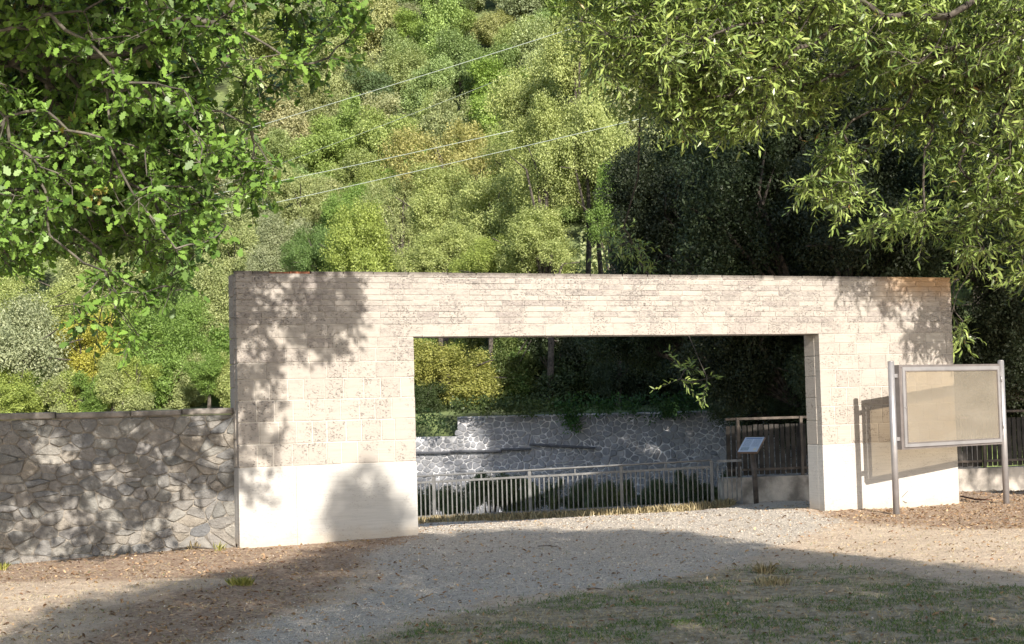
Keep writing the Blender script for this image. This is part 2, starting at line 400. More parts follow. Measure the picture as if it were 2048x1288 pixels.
# river
m_w, t, p = newmat('river_water'); p.inputs['Base Color'].default_value = (0.03, 0.045, 0.04, 1); p.inputs['Roughness'].default_value = 0.08
bump(t, p, noise_(t, pos(t), 3, 4), 0.05)
rv = MB(); rv.add([(-60, 30, -4.05), (60, 30, -4.05), (60, 60, -4.05), (-60, 60, -4.05)], [(0, 1, 2, 3)])
tag(rv.build('river', m_w), kind='structure')

# ================================================================ STONEWORK
def chamfer_block(o, a, b, c, ch):
    """block: o lower corner on the outer face, a along, b up, c inward depth; outer face chamfered"""
    an, bn, cn = a/np.linalg.norm(a), b/np.linalg.norm(b), c/np.linalg.norm(c)
    j = lambda: rng.uniform(0.5, 1.4)*ch
    fr = [o+an*j()+bn*j(), o+a-an*j()+bn*j(), o+a+b-an*j()-bn*j(), o+b+an*j()-bn*j()]
    mi = [o+cn*ch, o+a+cn*ch, o+a+b+cn*ch, o+b+cn*ch]; bk = [o+c, o+a+c, o+a+b+c, o+b+c]
    V = fr+mi+bk; Fq = [(0, 1, 2, 3)]
    for k in range(4):
        k2 = (k+1) % 4; Fq += [(k, 4+k, 4+k2, k2), (4+k, 8+k, 8+k2, 4+k2)]
    Fq.append((11, 10, 9, 8)); return V, Fq
gate = empty('gateway_wall', GO, 'long pale travertine gateway wall with a wide rectangular opening', 'gateway')
def put(name, V, Fq, mat, parent):
    b = MB(); b.add(V, Fq); return b.build(name, mat, parent)
core = MB()
e = 0.006
core.box(gp(0.02, e, -0.3), GD*(U1-0.03), GN*(GT-e), ZUP*(GH-0.03+0.3))
core.box(gp(U2+0.01, e, -0.3), GD*(GW-U2-0.03), GN*(GT-e), ZUP*(GH-0.03+0.3))
core.box(gp(U1-0.01, e, HO+0.012), GD*(U2-U1+0.02), GN*(GT-e-0.002), ZUP*(GH-0.03-HO-0.012))
core.build('mortar_core', M_core, gate)
def course(z0, z1, ua, ub, wmin, wmax, mat, out, name, depth=0.11, gap=0.009, ch=0.003, proud=0.004):
    u = ua
    while u < ub-0.02:
        w = rng.uniform(wmin, wmax)
        if ub-(u+w) < wmin*0.6: w = ub-u
        n = -rng.uniform(0, proud)
        g = gap*rng.uniform(0.5, 1.2)
        V, Fq = chamfer_block(gp(u+g/2, n, z0+g/2), GD*(w-g), ZUP*(z1-z0-g), GN*(depth-n), ch)
        out.append((name, V, Fq, mat, u)); u += w
blocks = []
zs = [HB, 1.177, 1.44, 1.70, 1.95, 2.15, 2.315, HO]
for a, b in zip(zs[:-1], zs[1:]):
    h = b-a
    for (ua, ub) in ((0, U1), (U2, GW)):
        course(a, b, ua, ub, 0.17 if h > .22 else 0.2, 0.27 if h > .22 else 0.36, M_block, blocks, 'block', gap=0.016 if h > .22 else .011)
course(HO, 2.605, 0, GW, 0.24, 0.42, M_block, blocks, 'block')
bricks = []
zl = [2.605, 2.685, 2.76, 2.83, 2.90, 2.968, 3.04, 3.115, 3.185, GH]
for a, b in zip(zl[:-1], zl[1:]):
    if b == GH:
        course(a, b, 0, 0.42, 0.2, 0.3, M_brick, bricks, 'brick'); 
        course(a, b+0.004, 0.93, GW, 0.3, 0.55, M_brick, bricks, 'brick', ch=0.006, gap=0.012)
    else: course(a, b, 0, GW, 0.2, 0.38, M_brick, bricks, 'brick', ch=0.003, gap=0.008, proud=0.005)
for nm, V, Fq, mt, u in blocks: put(nm, V, Fq, mt, gate)
bricks.sort(key=lambda q: q[4]); rest = MB()
for k, (nm, V, Fq, mt, u) in enumerate(bricks):
    if k < 300: put(nm, V, Fq, mt, gate)
    else: rest.add(V, Fq)
if rest.v: tag(rest.build('brick', M_brick, gate), kind='stuff')
# the broken corner: bare terracotta bricks where two facing bricks are gone
for u0, w, z in ((0.425, 0.24, 3.19), (0.675, 0.25, 3.19)):
    V, Fq = chamfer_block(gp(u0, 0.028, z), GD*w, ZUP*(0.055 if u0 < .6 else .062), GN*0.15, 0.006)
    tag(put('terracotta_brick', V, Fq, M_terra, gate), 'bare reddish terracotta brick in the broken top edge')
# smooth slabs at the foot
for ua, ub in ((0, 0.70), (0.70, U1), (U2, 9.35), (9.35, GW)):
    V, Fq = chamfer_block(gp(ua+0.001, -0.006, -0.25), GD*(ub-ua-0.002), ZUP*(HB+0.25-0.006), GN*0.13, 0.003)
    put('slab', V, Fq, M_slab, gate)
# jamb, end and soffit stones
def side(u, dirn, zs_, name='jamb_block'):
    for k, (a, b) in enumerate(zip(zs_[:-1], zs_[1:])):
        o = gp(u, 0.118, a+0.005)
        V, Fq = chamfer_block(o, GN*(GT-0.118), ZUP*(b-a-0.01), GD*dirn*0.03, 0.006) if dirn > 0 else chamfer_block(gp(u, GT, a+0.005), -GN*(GT-0.118), ZUP*(b-a-0.01), GD*dirn*0.03, 0.006)
        put(name, V, Fq, M_slab if b <= HB else M_block, gate)
side(U2, 1, [0, HB, 1.24, 1.56, 1.86, 2.14, HO]); side(U1, -1, [0, HB, 1.24, 1.56, 1.86, 2.14, HO])
side(0, 1, [0, HB, 1.24, 1.56, 1.86, 2.14, 2.45, 2.7, 2.95, GH-.03], 'end_block'); side(GW, -1, [0, HB, 1.24, 1.56, 1.86, 2.14, 2.45, 2.7, 2.95, GH-.03], 'end_block')
u = U1
while u < U2-0.05:
    w = min(rng.uniform(0.7, 1.0), U2-u); w = U2-u if U2-u-w < 0.3 else w
    V, Fq = chamfer_block(gp(u+0.003, GT-0.01, HO+0.001), GD*(w-0.006), -GN*(GT-0.125), ZUP*0.02, 0.004)
    put('soffit_slab', V, [f[::-1] for f in Fq], M_block, gate); u += w

# --- Voronoi rubble ---------------------------------------------------------
def clip(poly, nx_, ny_, c):
    out = []; n = len(poly)
    for i in range(n):
        p, q = poly[i], poly[(i+1) % n]; a = p[0]*nx_+p[1]*ny_-c; b = q[0]*nx_+q[1]*ny_-c
        if a <= 0: out.append(p)
        if (a < 0 < b) or (b < 0 < a): s = a/(a-b); out.append((p[0]+s*(q[0]-p[0]), p[1]+s*(q[1]-p[1])))
    return out
def voronoi(w, h, n, aspect=1.3, minr=0.6):
    """cells over [0,w]x[0,h] by dart throwing; aspect stretches cells sideways"""
    r0 = math.sqrt(w*h/n/aspect)*minr; pts = []
    for _ in range(60000):
        if len(pts) >= n: break
        q = (rng.uniform(0, w), rng.uniform(0, h)); rr = r0*rng.uniform(0.55, 1.3)
        if all(((q[0]-a)/aspect)**2+(q[1]-b)**2 > rr*rr for a, b in pts): pts.append(q)
    cells = []
    for i, (x, y) in enumerate(pts):
        poly = [(0, 0), (w, 0), (w, h), (0, h)]; poly = [(a/aspect, b) for a, b in poly]; X = x/aspect
        near = sorted(((a/aspect-X)**2+(b-y)**2, a/aspect, b) for a, b in pts if (a, b) != (x, y))[:22]
        for _, a, b in near:
            dx, dy = a-X, b-y; L = math.hypot(dx, dy)
            poly = clip(poly, dx/L, dy/L, (dx*(a+X)/2+dy*(b+y)/2)/L)
            if len(poly) < 3: break
        if len(poly) >= 3: cells.append([(a*aspect, b) for a, b in poly])
    return cells
def stone_geo(cell, gap, bulge, org, du, dv, dn, round_=0.25):
    """rounded, domed stone standing proud along dn"""
    P = np.array(cell); cen = P.mean(0)
    Q = []
    n = len(P)
    for i in range(n):                                     # cut the corners
        a, b, c = P[i-1], P[i], P[(i+1) % n]
        Q += [b+(a-b)*round_*rng.uniform(.6, 1.2), b+(c-b)*round_*rng.uniform(.6, 1.2)]
    Q = np.array(Q); D = Q-cen; L = np.linalg.norm(D, axis=1, keepdims=True)
    Q0 = cen+D*np.maximum(0.5, 1-gap/np.maximum(L, 1e-3)); Q0 += rng.normal(0, gap*0.25, Q0.shape)
    Q1 = cen+(Q0-cen)*rng.uniform(0.78, 0.92, (len(Q0), 1)); k = len(Q0)
    h = bulge*rng.uniform(0.6, 1.2)
    W3 = lambda q, hh: org+du*q[0]+dv*q[1]+dn*hh
    tilt = rng.normal(0, 0.18, 2)
    V = [W3(q, -0.03) for q in Q0]+[W3(q, h*0.45) for q in Q0]+[W3(q, h*rng.uniform(0.8, 1.1)+float((q-cen)@tilt)*0.25) for q in Q1]+[W3(cen+rng.normal(0, 0.01, 2), h*1.05)]
    Fq = []
    for i in range(k):
        j = (i+1) % k; Fq += [(i, j, k+j, k+i), (k+i, k+j, 2*k+j, 2*k+i), (2*k+i, 2*k+j, 3*k)]
    return V, Fq
# left rubble wall
SA = np.array([-7.6, 17.661, 0]); SB = np.array([-3.36, 18.768, 0]); SD = (SB-SA)/np.linalg.norm(SB-SA); SN = np.array([-SD[1], SD[0], 0]); SL = np.linalg.norm(SB-SA)
swall = empty('rubble_wall', (SA+SB)/2, 'low grey rubble stone wall with flat coping left of the gateway', 'wall')
b = MB(); b.box(SA+ZUP*-0.4, SD*SL, SN*0.42, ZUP*(1.545+0.4)); b.build('mortar_bed', M_mortar, swall)
for c in voronoi(SL, 1.78, 298, 1.55, 0.42):
    V, Fq = stone_geo(c, 0.005, 0.024, SA-ZUP*0.24, SD, ZUP, -SN, 0.2)
    o = put('stone', V, [f[::-1] for f in Fq], M_stone, swall)
u = 0
while u < SL-0.05:
    w = rng.uniform(0.55, 1.0); w = SL-u if SL-u-w < 0.35 else w
    z0 = 1.548+rng.uniform(-0.006, 0.006)
    V, Fq = chamfer_block(SA+SD*(u+0.004)-SN*(0.035+rng.uniform(0, .01))+ZUP*z0, SD*(w-0.008), ZUP*rng.uniform(0.068, 0.082), SN*0.5, 0.012)
    put('coping_slab', V, Fq, M_coping, swall); u += w
# river wall
FA3 = np.array([FA[0], FA[1], 0]); FD3 = np.array([FD[0], FD[1], 0]); FN3 = np.array([FN[0], FN[1], 0])
def fu(px, y0=42.0):                                      # position along the river wall under a picture column
    d = ray(px, 850); s = d[0]/d[1]; return ((FA[0]-s*FA[1])/(s*FD[1]-FD[0]))
fwall = empty('river_wall', FA3+FD3*12, 'blue-grey polygonal stone river wall with pale raised joints beyond the railing', 'wall')
uL, uR, uE, u_s = fu(770), fu(1475), fu(1475), fu(915)
b = MB()
b.box(FA3+ZUP*-4.3, FD3*u_s, FN3*0.8, ZUP*(0.72+4.3)); b.box(FA3+FD3*(u_s+.003)+ZUP*-4.3, FD3*(uE+6-u_s), FN3*0.8, ZUP*(1.25+4.3))
b.build('mortar_bed', M_fmortar, fwall)
cells = [c for c in voronoi(uE-uL+2.2, 2.65, 1150, 1.2, 0.6)]
print('RIVER', len(cells), uL, uE)
geo = []
for c in cells:
    cx, cz = np.mean([q[0] for q in c])+uL, np.mean([q[1] for q in c])-1.42
    if cx < u_s and cz > 0.62: continue
    geo.append((abs(cz-0.3), stone_geo(c, 0.013, 0.03, FA3+FD3*uL-ZUP*1.42, FD3, ZUP, -FN3, 0.3)))
geo.sort(key=lambda g: g[0]); rest = MB()
for k, (_, (V, Fq)) in enumerate(geo):
    Fq = [f[::-1] for f in Fq]
    if k < 299: put('stone', V, Fq, M_fstone, fwall)
    else: rest.add(V, Fq)
if rest.v: tag(rest.build('stone', M_fstone, fwall), kind='stuff')
def fpt(px, py, off=-0.10):
    o = FA3+FN3*off; d = ray(px, py); t_ = ((o-CAM)@FN3)/(d@FN3); return CAM+d*t_
for (x0, y0, x1, y1) in ((832, 906, 902, 905), (900, 903, 1003, 902), (1001, 899, 1061, 898), (1060, 889, 1190, 896)):
    b = MB(); a, c = fpt(x0, y0), fpt(x1, y1); b.tube([a, c], 0.035, 6); b.build('steel_strip', M_beam, fwall)

# ================================================================ RAILINGS, LOW WALL, FENCE
def tz(x, y): return terrain(x, y)
Lr = np.linalg.norm(RB-RA); ZA, ZB = tz(*RA), tz(*RB)-0.05
RA3 = lambda s: np.array([RA[0]+RDir[0]*s, RA[1]+RDir[1]*s, ZA+(ZB-ZA)*s/Lr])
rail = empty('railing', RA3(0), 'grey metal bar railing with raised handrail along the river bank seen through the gateway', 'railing')
rn3 = np.array([RNor[0], RNor[1], 0]); rd3 = np.array([RDir[0], RDir[1], 0])
posts_s = [-3.6, -1.8, 0, 1.74, 3.35, Lr]
mainH, upH = 0.70, 0.83
for k, s in enumerate(posts_s):
    b = MB(); P = RA3(s); b.box(P-rd3*0.025-rn3*0.02-ZUP*0.05, rd3*0.05, rn3*0.04, ZUP*(upH+0.05-0.02)); b.build('post', M_rail, rail)
for z, hh, ww, nm in ((mainH, 0.036, 0.045, 'top_rail'), (0.10, 0.035, 0.035, 'bottom_rail')):
    b = MB()
    for s0, s1 in zip(posts_s[:-1], posts_s[1:]):
        P, Q = RA3(s0)+rd3*0.027, RA3(s1)-rd3*0.027; b.box(P-rn3*ww/2+ZUP*z, Q-P, rn3*ww, ZUP*hh)
    b.build(nm, M_rail, rail)
b = MB(); b.tube([RA3(s)+ZUP*upH for s in posts_s], 0.018, 8); b.build('handrail', M_rail, rail, True)
bm = MB(); bm.box((-0.009, -0.009, 0), (0.018, 0, 0), (0, 0.018, 0), (0, 0, mainH-0.135)); me_bar = bpy.data.meshes.new('bar'); me_bar.from_pydata(bm.v, [], bm.f); me_bar.materials.append(M_rail)
for s0, s1 in zip(posts_s[:-1], posts_s[1:]):
    n = int(round((s1-s0)/0.083))
    for k in range(1, n):
        P = RA3(s0+(s1-s0)*k/n)+ZUP*0.135
        link('bar', me_bar, None, rail, Vector([float(v) for v in P])-world_loc(rail)).rotation_euler.z = math.atan2(RDir[1], RDir[0])
    b = MB(); P = RA3((s0+s1)/2)+ZUP*(mainH+0.036); b.box(P-rd3*.01-rn3*.01, rd3*.02, rn3*.02, ZUP*(upH-mainH-0.056)); b.build('stub', M_rail, rail)
# darker run of railing further right
r2 = empty('railing', RA3(Lr+0.1), 'short dark run of bar railing without handrail beside the low plastered wall', 'railing')
P0, P1 = RA3(Lr+0.10), RA3(Lr+0.50)
b = MB(); b.box(P0+ZUP*0.78, P1-P0, rn3*.04, ZUP*.04); b.build('top_rail', M_raild, r2)
b = MB(); b.box(P0+ZUP*0.08, P1-P0, rn3*.04, ZUP*.04); b.build('bottom_rail', M_raild, r2)
me_bar2 = me_bar.copy(); me_bar2.materials.clear(); me_bar2.materials.append(M_raild)
for k in range(6):
    P = P0+(P1-P0)*(k+.03)/5.2+ZUP*0.13; link('bar', me_bar2, None, r2, Vector([float(v) for v in P])-world_loc(r2)).rotation_euler.z = math.atan2(RDir[1], RDir[0])
# low plastered wall and slat fence
LA = hit(1450, 1011); LB = aty(2150, 960, LA[1]+1.6); LB[2] = 0
LA[2] = terrain(LA[0], LA[1]); dl = LB-LA; dl[2] = 0; LL = np.linalg.norm(dl); ld = dl/LL; ln = np.array([-ld[1], ld[0], 0])
lw_top = LA[2]+54/F_PX*LA[1]; print('LA', LA)
lw = MB(); s = 0
lowall = empty('low_wall', LA, 'low stained white plastered wall behind the reading desk', 'wall')
lw.box(LA-ZUP*0.4, ld*LL, ln*0.3, ZUP*(lw_top-LA[2]+0.4)); lw.build('plastered_body', M_plaster, lowall)
fence = empty('slat_fence', LA+ld*0.3, 'dark brown vertical slat fence standing on the low plastered wall', 'fence')
fz0, fz1 = lw_top-0.02, lw_top+1.0
M_w2 = M_wood
b = MB(); b.box(np.append((LA+ld*0.1+ln*0.1)[:2], fz1-0.04), ld*(LL-0.1), ln*0.04, ZUP*0.04); b.build('top_rail', M_post, fence)
b = MB(); b.box(np.append((LA+ld*0.1+ln*0.1)[:2], fz0+0.12), ld*(LL-0.1), ln*0.04, ZUP*0.04); b.build('bottom_rail', M_post, fence)
for k in range(int(LL/1.15)+1):
    P = LA+ld*(0.28+1.15*k)+ln*0.06; b = MB(); b.box(np.append(P[:2], fz0), ld*0.05, ln*0.035, ZUP*(fz1-fz0-0.002)); b.build('post', M_post, fence)
slm = MB(); slm.box((0, 0, 0), (0.075, 0, 0), (0, 0.018, 0), (0, 0, 0.84)); me_s = bpy.data.meshes.new('slat'); me_s.from_pydata(slm.v, [], slm.f); me_s.materials.append(M_wood)
for k in range(int((LL-0.2)/0.098)):
    P = LA+ld*(0.12+0.098*k)+ln*(0.145+rng.uniform(0, .004)); o = link('slat', me_s, None, fence, Vector((float(P[0]), float(P[1]), fz0+0.05+float(rng.uniform(-.01, .01))))-world_loc(fence)); o.rotation_euler.z = math.atan2(ld[1], ld[0])

# ================================================================ READING DESK
lc = hit(1513, 1007); H0 = lc[2]
desk = empty('information_lectern', lc, 'small tilted information desk on a single wooden post inside the gateway', 'lectern')
b = MB(); b.tube([lc+[0, 0, -0.1], lc+[-0.01, 0, 0.4], lc+[-0.045, 0, 0.90]], [0.042, 0.045, 0.046], 12); b.build('post', M_post, desk, True)
ctr = lc+np.array([-0.055, 0, 0.965]); yaw = R_(-34)
ax = np.array([math.cos(yaw), math.sin(yaw), 0]); ay = np.array([-math.sin(yaw), math.cos(yaw), 0])
tl = R_(36); vv = ay*math.cos(tl)+ZUP*math.sin(tl); nn = np.cross(ax, vv)
Wd, Hd = 0.36, 0.40
shear = ax*0.0
M_dark = simple('desk_tray', (0.20, 0.13, 0.09), 0.6, var=0.15)
b = MB(); b.box(ctr-ax*Wd/2-vv*Hd/2-nn*0.03, ax*Wd, vv*Hd, nn*0.03); b.build('tray', M_dark, desk)
def print_mat():
    m, t, p = newmat('printed_panel'); tc = N(t, 'ShaderNodeTexCoord'); sep = N(t, 'ShaderNodeSeparateXYZ'); t.links.new(tc.outputs['UV'], sep.inputs[0])
    U, V = sep.outputs[0], sep.outputs[1]
    w = mth(t, 'FRACT', mth(t, 'MULTIPLY', V, 22.0)); ln_ = ramp(t, w, 0.45, 0.55)
    wob = ramp(t, noise_(t, mapv(t, tc.outputs['UV'], (60, 22, 1)), 1.0, 2), 0.42, 0.5)
    inb = lambda v, a, b_: mth(t, 'MULTIPLY', mth(t, 'GREATER_THAN', v, a), mth(t, 'LESS_THAN', v, b_))
    tx = mth(t, 'MULTIPLY', mth(t, 'MULTIPLY', ln_, wob), mth(t, 'MULTIPLY', mth(t, 'MAXIMUM', inb(U, .08, .46), inb(U, .54, .92)), inb(V, .35, .86)))
    c = mixc(t, tx, (0.46, 0.52, 0.60), (0.14, 0.17, 0.24))
    c = mixc(t, mth(t, 'MULTIPLY', inb(U, .08, .92), inb(V, .89, .95)), c, (0.10, 0.16, 0.30))
    pic = mth(t, 'MULTIPLY', inb(U, .08, .5), inb(V, .08, .31)); c = mixc(t, pic, c, mixc(t, noise_(t, tc.outputs['UV'], 9, 4), (0.10, 0.16, 0.20), (0.45, 0.50, 0.52)))
    d = mth(t, 'ADD', mth(t, 'POWER', mth(t, 'SUBTRACT', U, 0.82), 2.0), mth(t, 'POWER', mth(t, 'SUBTRACT', V, 0.17), 2.0)); c = mixc(t, mth(t, 'LESS_THAN', d, 0.006), c, (0.62, 0.58, 0.42))
    t.links.new(c, p.inputs['Base Color']); p.inputs['Roughness'].default_value = 0.25; return m
P = [ctr-ax*(Wd/2-.008)-vv*(Hd/2-.008)+nn*0.003, ctr+ax*(Wd/2-.008)-vv*(Hd/2-.008)+nn*0.003, ctr+ax*(Wd/2-.008)+vv*(Hd/2-.008)+nn*0.003, ctr-ax*(Wd/2-.008)+vv*(Hd/2-.008)+nn*0.003]
b = MB(); b.add(P+[q-nn*0.0025 for q in P], [(0, 1, 2, 3), (7, 6, 5, 4), (0, 4, 5, 1), (1, 5, 6, 2), (2, 6, 7, 3), (3, 7, 4, 0)])
pm = b.build('printed_panel', print_mat(), desk); uv = pm.data.uv_layers.new(name='UVMap')
for k, (a, c) in enumerate(((0, 0), (1, 0), (1, 1), (0, 1))): uv.data[k].uv = (a, c)

# ================================================================ NOTICE BOARD
NA = np.array([5.085, 21.058, 0.0]); NB = np.array([6.983, 22.402, 0.0])
nd = (NB-NA)/np.linalg.norm(NB-NA); nl = np.linalg.norm(NB-NA); nf = np.array([-nd[1], nd[0], 0])
board = empty('notice_board', NA, 'empty glazed notice board on two round steel posts in front of the gateway', 'notice board')
for P in (NA, NB):
    b = MB(); b.tube([P-ZUP*0.2, P+ZUP*2.015], 0.044, 20); o = b.build('post', M_steel, board, True)
    b = MB(); b.tube([P+ZUP*2.016, P+ZUP*2.026, P+ZUP*2.032], [0.0445, 0.042, 0.02], 16); b.build('cap', M_steel, o, True)
s0, s1, z0, z1 = 0.105, nl-0.085, 0.835, 1.975
def barbox(parent, name, sa, sb, za, zb, n0, n1, mat):
    b = MB(); b.box(NA+nd*sa+nf*n0+ZUP*za, nd*(sb-sa), nf*(n1-n0), ZUP*(zb-za)); return b.build(name, mat, parent)
def rect_frame(name, sa, sb, za, zb, w, n0, n1, mat, parent):
    b = MB()
    b.box(NA+nd*sa+nf*n0+ZUP*za, nd*(sb-sa), nf*(n1-n0), ZUP*w); b.box(NA+nd*sa+nf*n0+ZUP*(zb-w), nd*(sb-sa), nf*(n1-n0), ZUP*w)
    b.box(NA+nd*sa+nf*n0+ZUP*(za+w), nd*w, nf*(n1-n0), ZUP*(zb-za-2*w)); b.box(NA+nd*(sb-w)+nf*n0+ZUP*(za+w), nd*w, nf*(n1-n0), ZUP*(zb-za-2*w))
    return b.build(name, mat, parent)
case = rect_frame('case_frame', s0, s1, z0, z1, 0.045, -0.045, 0.045, M_frame, board)
door = rect_frame('door_frame', s0+0.048, s1-0.035, z0+0.03, z1-0.03, 0.048, -0.066, -0.046, M_steel, board)
rect_frame('inner_bead', s0+0.096, s1-0.083, z0+0.078, z1-0.078, 0.014, -0.072, -0.050, M_frame, door)
def glass_mat():
    m, t, p = newmat('dusty_glazing'); ps = pos(t)
    p.inputs['Base Color'].default_value = (0.33, 0.305, 0.265, 1); p.inputs['Roughness'].default_value = 0.25
    tr = N(t, 'ShaderNodeBsdfTransparent'); tr.inputs[0].default_value = (0.86, 0.80, 0.70, 1)
    mx = N(t, 'ShaderNodeMixShader'); sep = N(t, 'ShaderNodeSeparateXYZ'); t.links.new(ps, sep.inputs[0])
    dirt = mth(t, 'ADD', 0.30, mth(t, 'ADD', mth(t, 'MULTIPLY', ramp(t, noise_(t, mapv(t, ps, (1, 1, 2.5)), 1.6, 2, 0.5), 0.3, 0.75), 0.10), mth(t, 'MULTIPLY', mth(t, 'SUBTRACT', 2.0, sep.outputs[2]), 0.09)))
    t.links.new(dirt, mx.inputs[0]); t.links.new(tr.outputs[0], mx.inputs[1]); t.links.new(p.outputs[0], mx.inputs[2])
    t.links.new(mx.outputs[0], t.nodes['Material Output'].inputs[0]); return m
barbox(door, 'pane', s0+0.098, s1-0.085, z0+0.080, z1-0.080, -0.060, -0.056, glass_mat())
for z in (z0+0.12, z1-0.17):
    for a, bb in ((0.040, s0-0.002), (s1+0.002, nl-0.040)):
        barbox(board, 'bracket', a, bb, z, z+0.05, -0.02, 0.02, M_steel)
for z in (z1-0.26, z0+0.22):
    b = MB(); b.tube([NA+nd*(s1-0.012)-nf*0.075+ZUP*z, NA+nd*(s1-0.012)-nf*0.075+ZUP*(z+0.09)], 0.010, 8); b.build('hinge', M_steel, door, True)
b = MB(); P = NA+nd*(s0+0.075)-nf*0.066+ZUP*1.40; b.tube([P, P-nf*0.012], 0.014, 10); b.build('lock', M_steel, door, True)

# ================================================================ FOLIAGE
def unit(v): return v/(np.linalg.norm(v, axis=-1, keepdims=True)+1e-9)
OAK = [(0, 0), (.10, .16), (.26, .13), (.34, .30), (.50, .20), (.62, .34), (.76, .20), (.90, .17), (1, 0)]
OAKT = np.array([(x, y, 0.10*abs(y)) for x, y in OAK]+[(x, -y, 0.10*abs(y)) for x, y in OAK[-2:0:-1]], float); OAKT[:, 2] -= 0.18*(OAKT[:, 0]-.4)**2
LANCE = np.array([(0, 0, 0), (.3, .115, .03), (.68, .10, .0), (1, 0, -.10), (.68, -.10, .0), (.3, -.115, .03)], float)
RHOMB = np.array([(0, 0, 0), (.45, .30, .06), (1, 0, -.08), (.45, -.30, .06)], float)
BLADE = np.array([(0, .5, 0), (0, -.5, 0), (1, 0, 0)], float)
def stamp(T, posn, d, nrm, size, jit=None):
    x = unit(d); z = nrm-x*np.sum(nrm*x, 1, keepdims=True); z = unit(z); y = np.cross(z, x)
    s = size[:, None, None]; q_ = np.random.default_rng(len(posn)); wy = q_.uniform(0.65, 1.15, (len(posn), 1, 1)); wz = q_.uniform(-0.8, 3.4, (len(posn), 1, 1))
    V = posn[:, None]+s*(T[None, :, 0:1]*x[:, None]+T[None, :, 1:2]*y[:, None]*wy+T[None, :, 2:3]*z[:, None]*wz)
    n, k = len(posn), len(T); return V.reshape(-1, 3), np.arange(n*k).reshape(n, k)
def leaves_mesh(name, T, P, D, Nn, S, tint):
    V, Fq = stamp(T, P, D, Nn, S); return mesh_np(name, V, [Fq], {'tint': tint})
def cluster_leaves(C, rad, n, size, r, up=0.5, clump=None, droop=0.0, face=None):
    """leaves in rough balls round each centre C; returns P, D, Nn, S, tint"""
    m_ = len(C); idx = np.repeat(np.arange(m_), n)
    off = unit(r.normal(size=(len(idx), 3)))*(r.random((len(idx), 1))**0.5)*rad
    P = C[idx]+off
    Nn = unit(unit(off)*0.6+ZUP*up+r.normal(size=off.shape)*0.45)
    D = unit(np.cross(Nn, r.normal(size=off.shape)))+unit(off)*0.6; D[:, 2] -= droop
    S = size*r.uniform(0.65, 1.25, len(idx)); ct = r.random(m_)[idx]
    return P, D, Nn, S, np.clip(0.55*ct+0.45*r.random(len(idx)), 0, 1)
def twig_leaves(C, r, length, nleaf, size, down=0.3, spread=0.9, out=None, ntw=3):
    """each centre carries twigs; leaves stand along each twig"""
    base = np.repeat(C, ntw, 0); m_ = len(base)
    d = r.normal(size=(m_, 3)); d[:, 2] = d[:, 2]*0.6-down
    if out is not None: d += np.repeat(out, ntw, 0)
    d = unit(d); L = length*r.uniform(0.6, 1.2, m_)
    t_ = np.tile(np.linspace(0.12, 1, nleaf), m_); i = np.repeat(np.arange(m_), nleaf)
    sag = -0.22*(t_**2)*L[i]
    P = base[i]+d[i]*(t_*L[i])[:, None]; P[:, 2] += sag; P += r.normal(size=P.shape)*0.012
    side_ = unit(np.cross(d[i], r.normal(size=P.shape)))
    D = unit(d[i]*0.75+side_*spread); D[:, 2] -= 0.12
    Nn = unit(r.normal(size=P.shape)*0.55+ZUP*0.75+np.array([0.12, -0.35, 0]))
    S = size*r.uniform(0.6, 1.2, len(P)); ct = r.random(len(C))
    tint = np.clip(0.5*np.repeat(np.repeat(ct, ntw), nleaf)+0.5*r.random(len(P)), 0, 1)
    tip = base+d*L[:, None]; tip[:, 2] -= 0.22*L
    return (P, D, Nn, S, tint), base, tip
def tubes_np(P0, P1, r0, r1, k=4):
    d = unit(P1-P0); u = unit(np.cross(d, np.array([0.31, 0.17, 0.93]))); w = np.cross(d, u); n = len(P0)
    a = 2*np.pi*np.arange(k)/k; ring = np.cos(a)[None, :, None]*u[:, None]+np.sin(a)[None, :, None]*w[:, None]
    V = np.concatenate([P0[:, None]+ring*np.reshape(r0, (-1, 1, 1)), P1[:, None]+ring*np.reshape(r1, (-1, 1, 1))], 1).reshape(-1, 3)
    b_ = (np.arange(n)*2*k)[:, None]; i = np.arange(k)[None]; j = (i+1) % k
    Fq = np.stack([b_+i, b_+j, b_+k+j, b_+k+i], 2).reshape(-1, 4); return V, Fq
def bent(p, q, r, n=4, wig=0.08, lift=0.1):
    p, q = np.asarray(p), np.asarray(q); L = np.linalg.norm(q-p); t_ = np.linspace(0, 1, n+1)[:, None]
    pts = p+(q-p)*t_+np.sin(t_*np.pi)*ZUP*L*lift; pts[1:-1] += r.normal(size=(n-1, 3))*L*wig; return pts
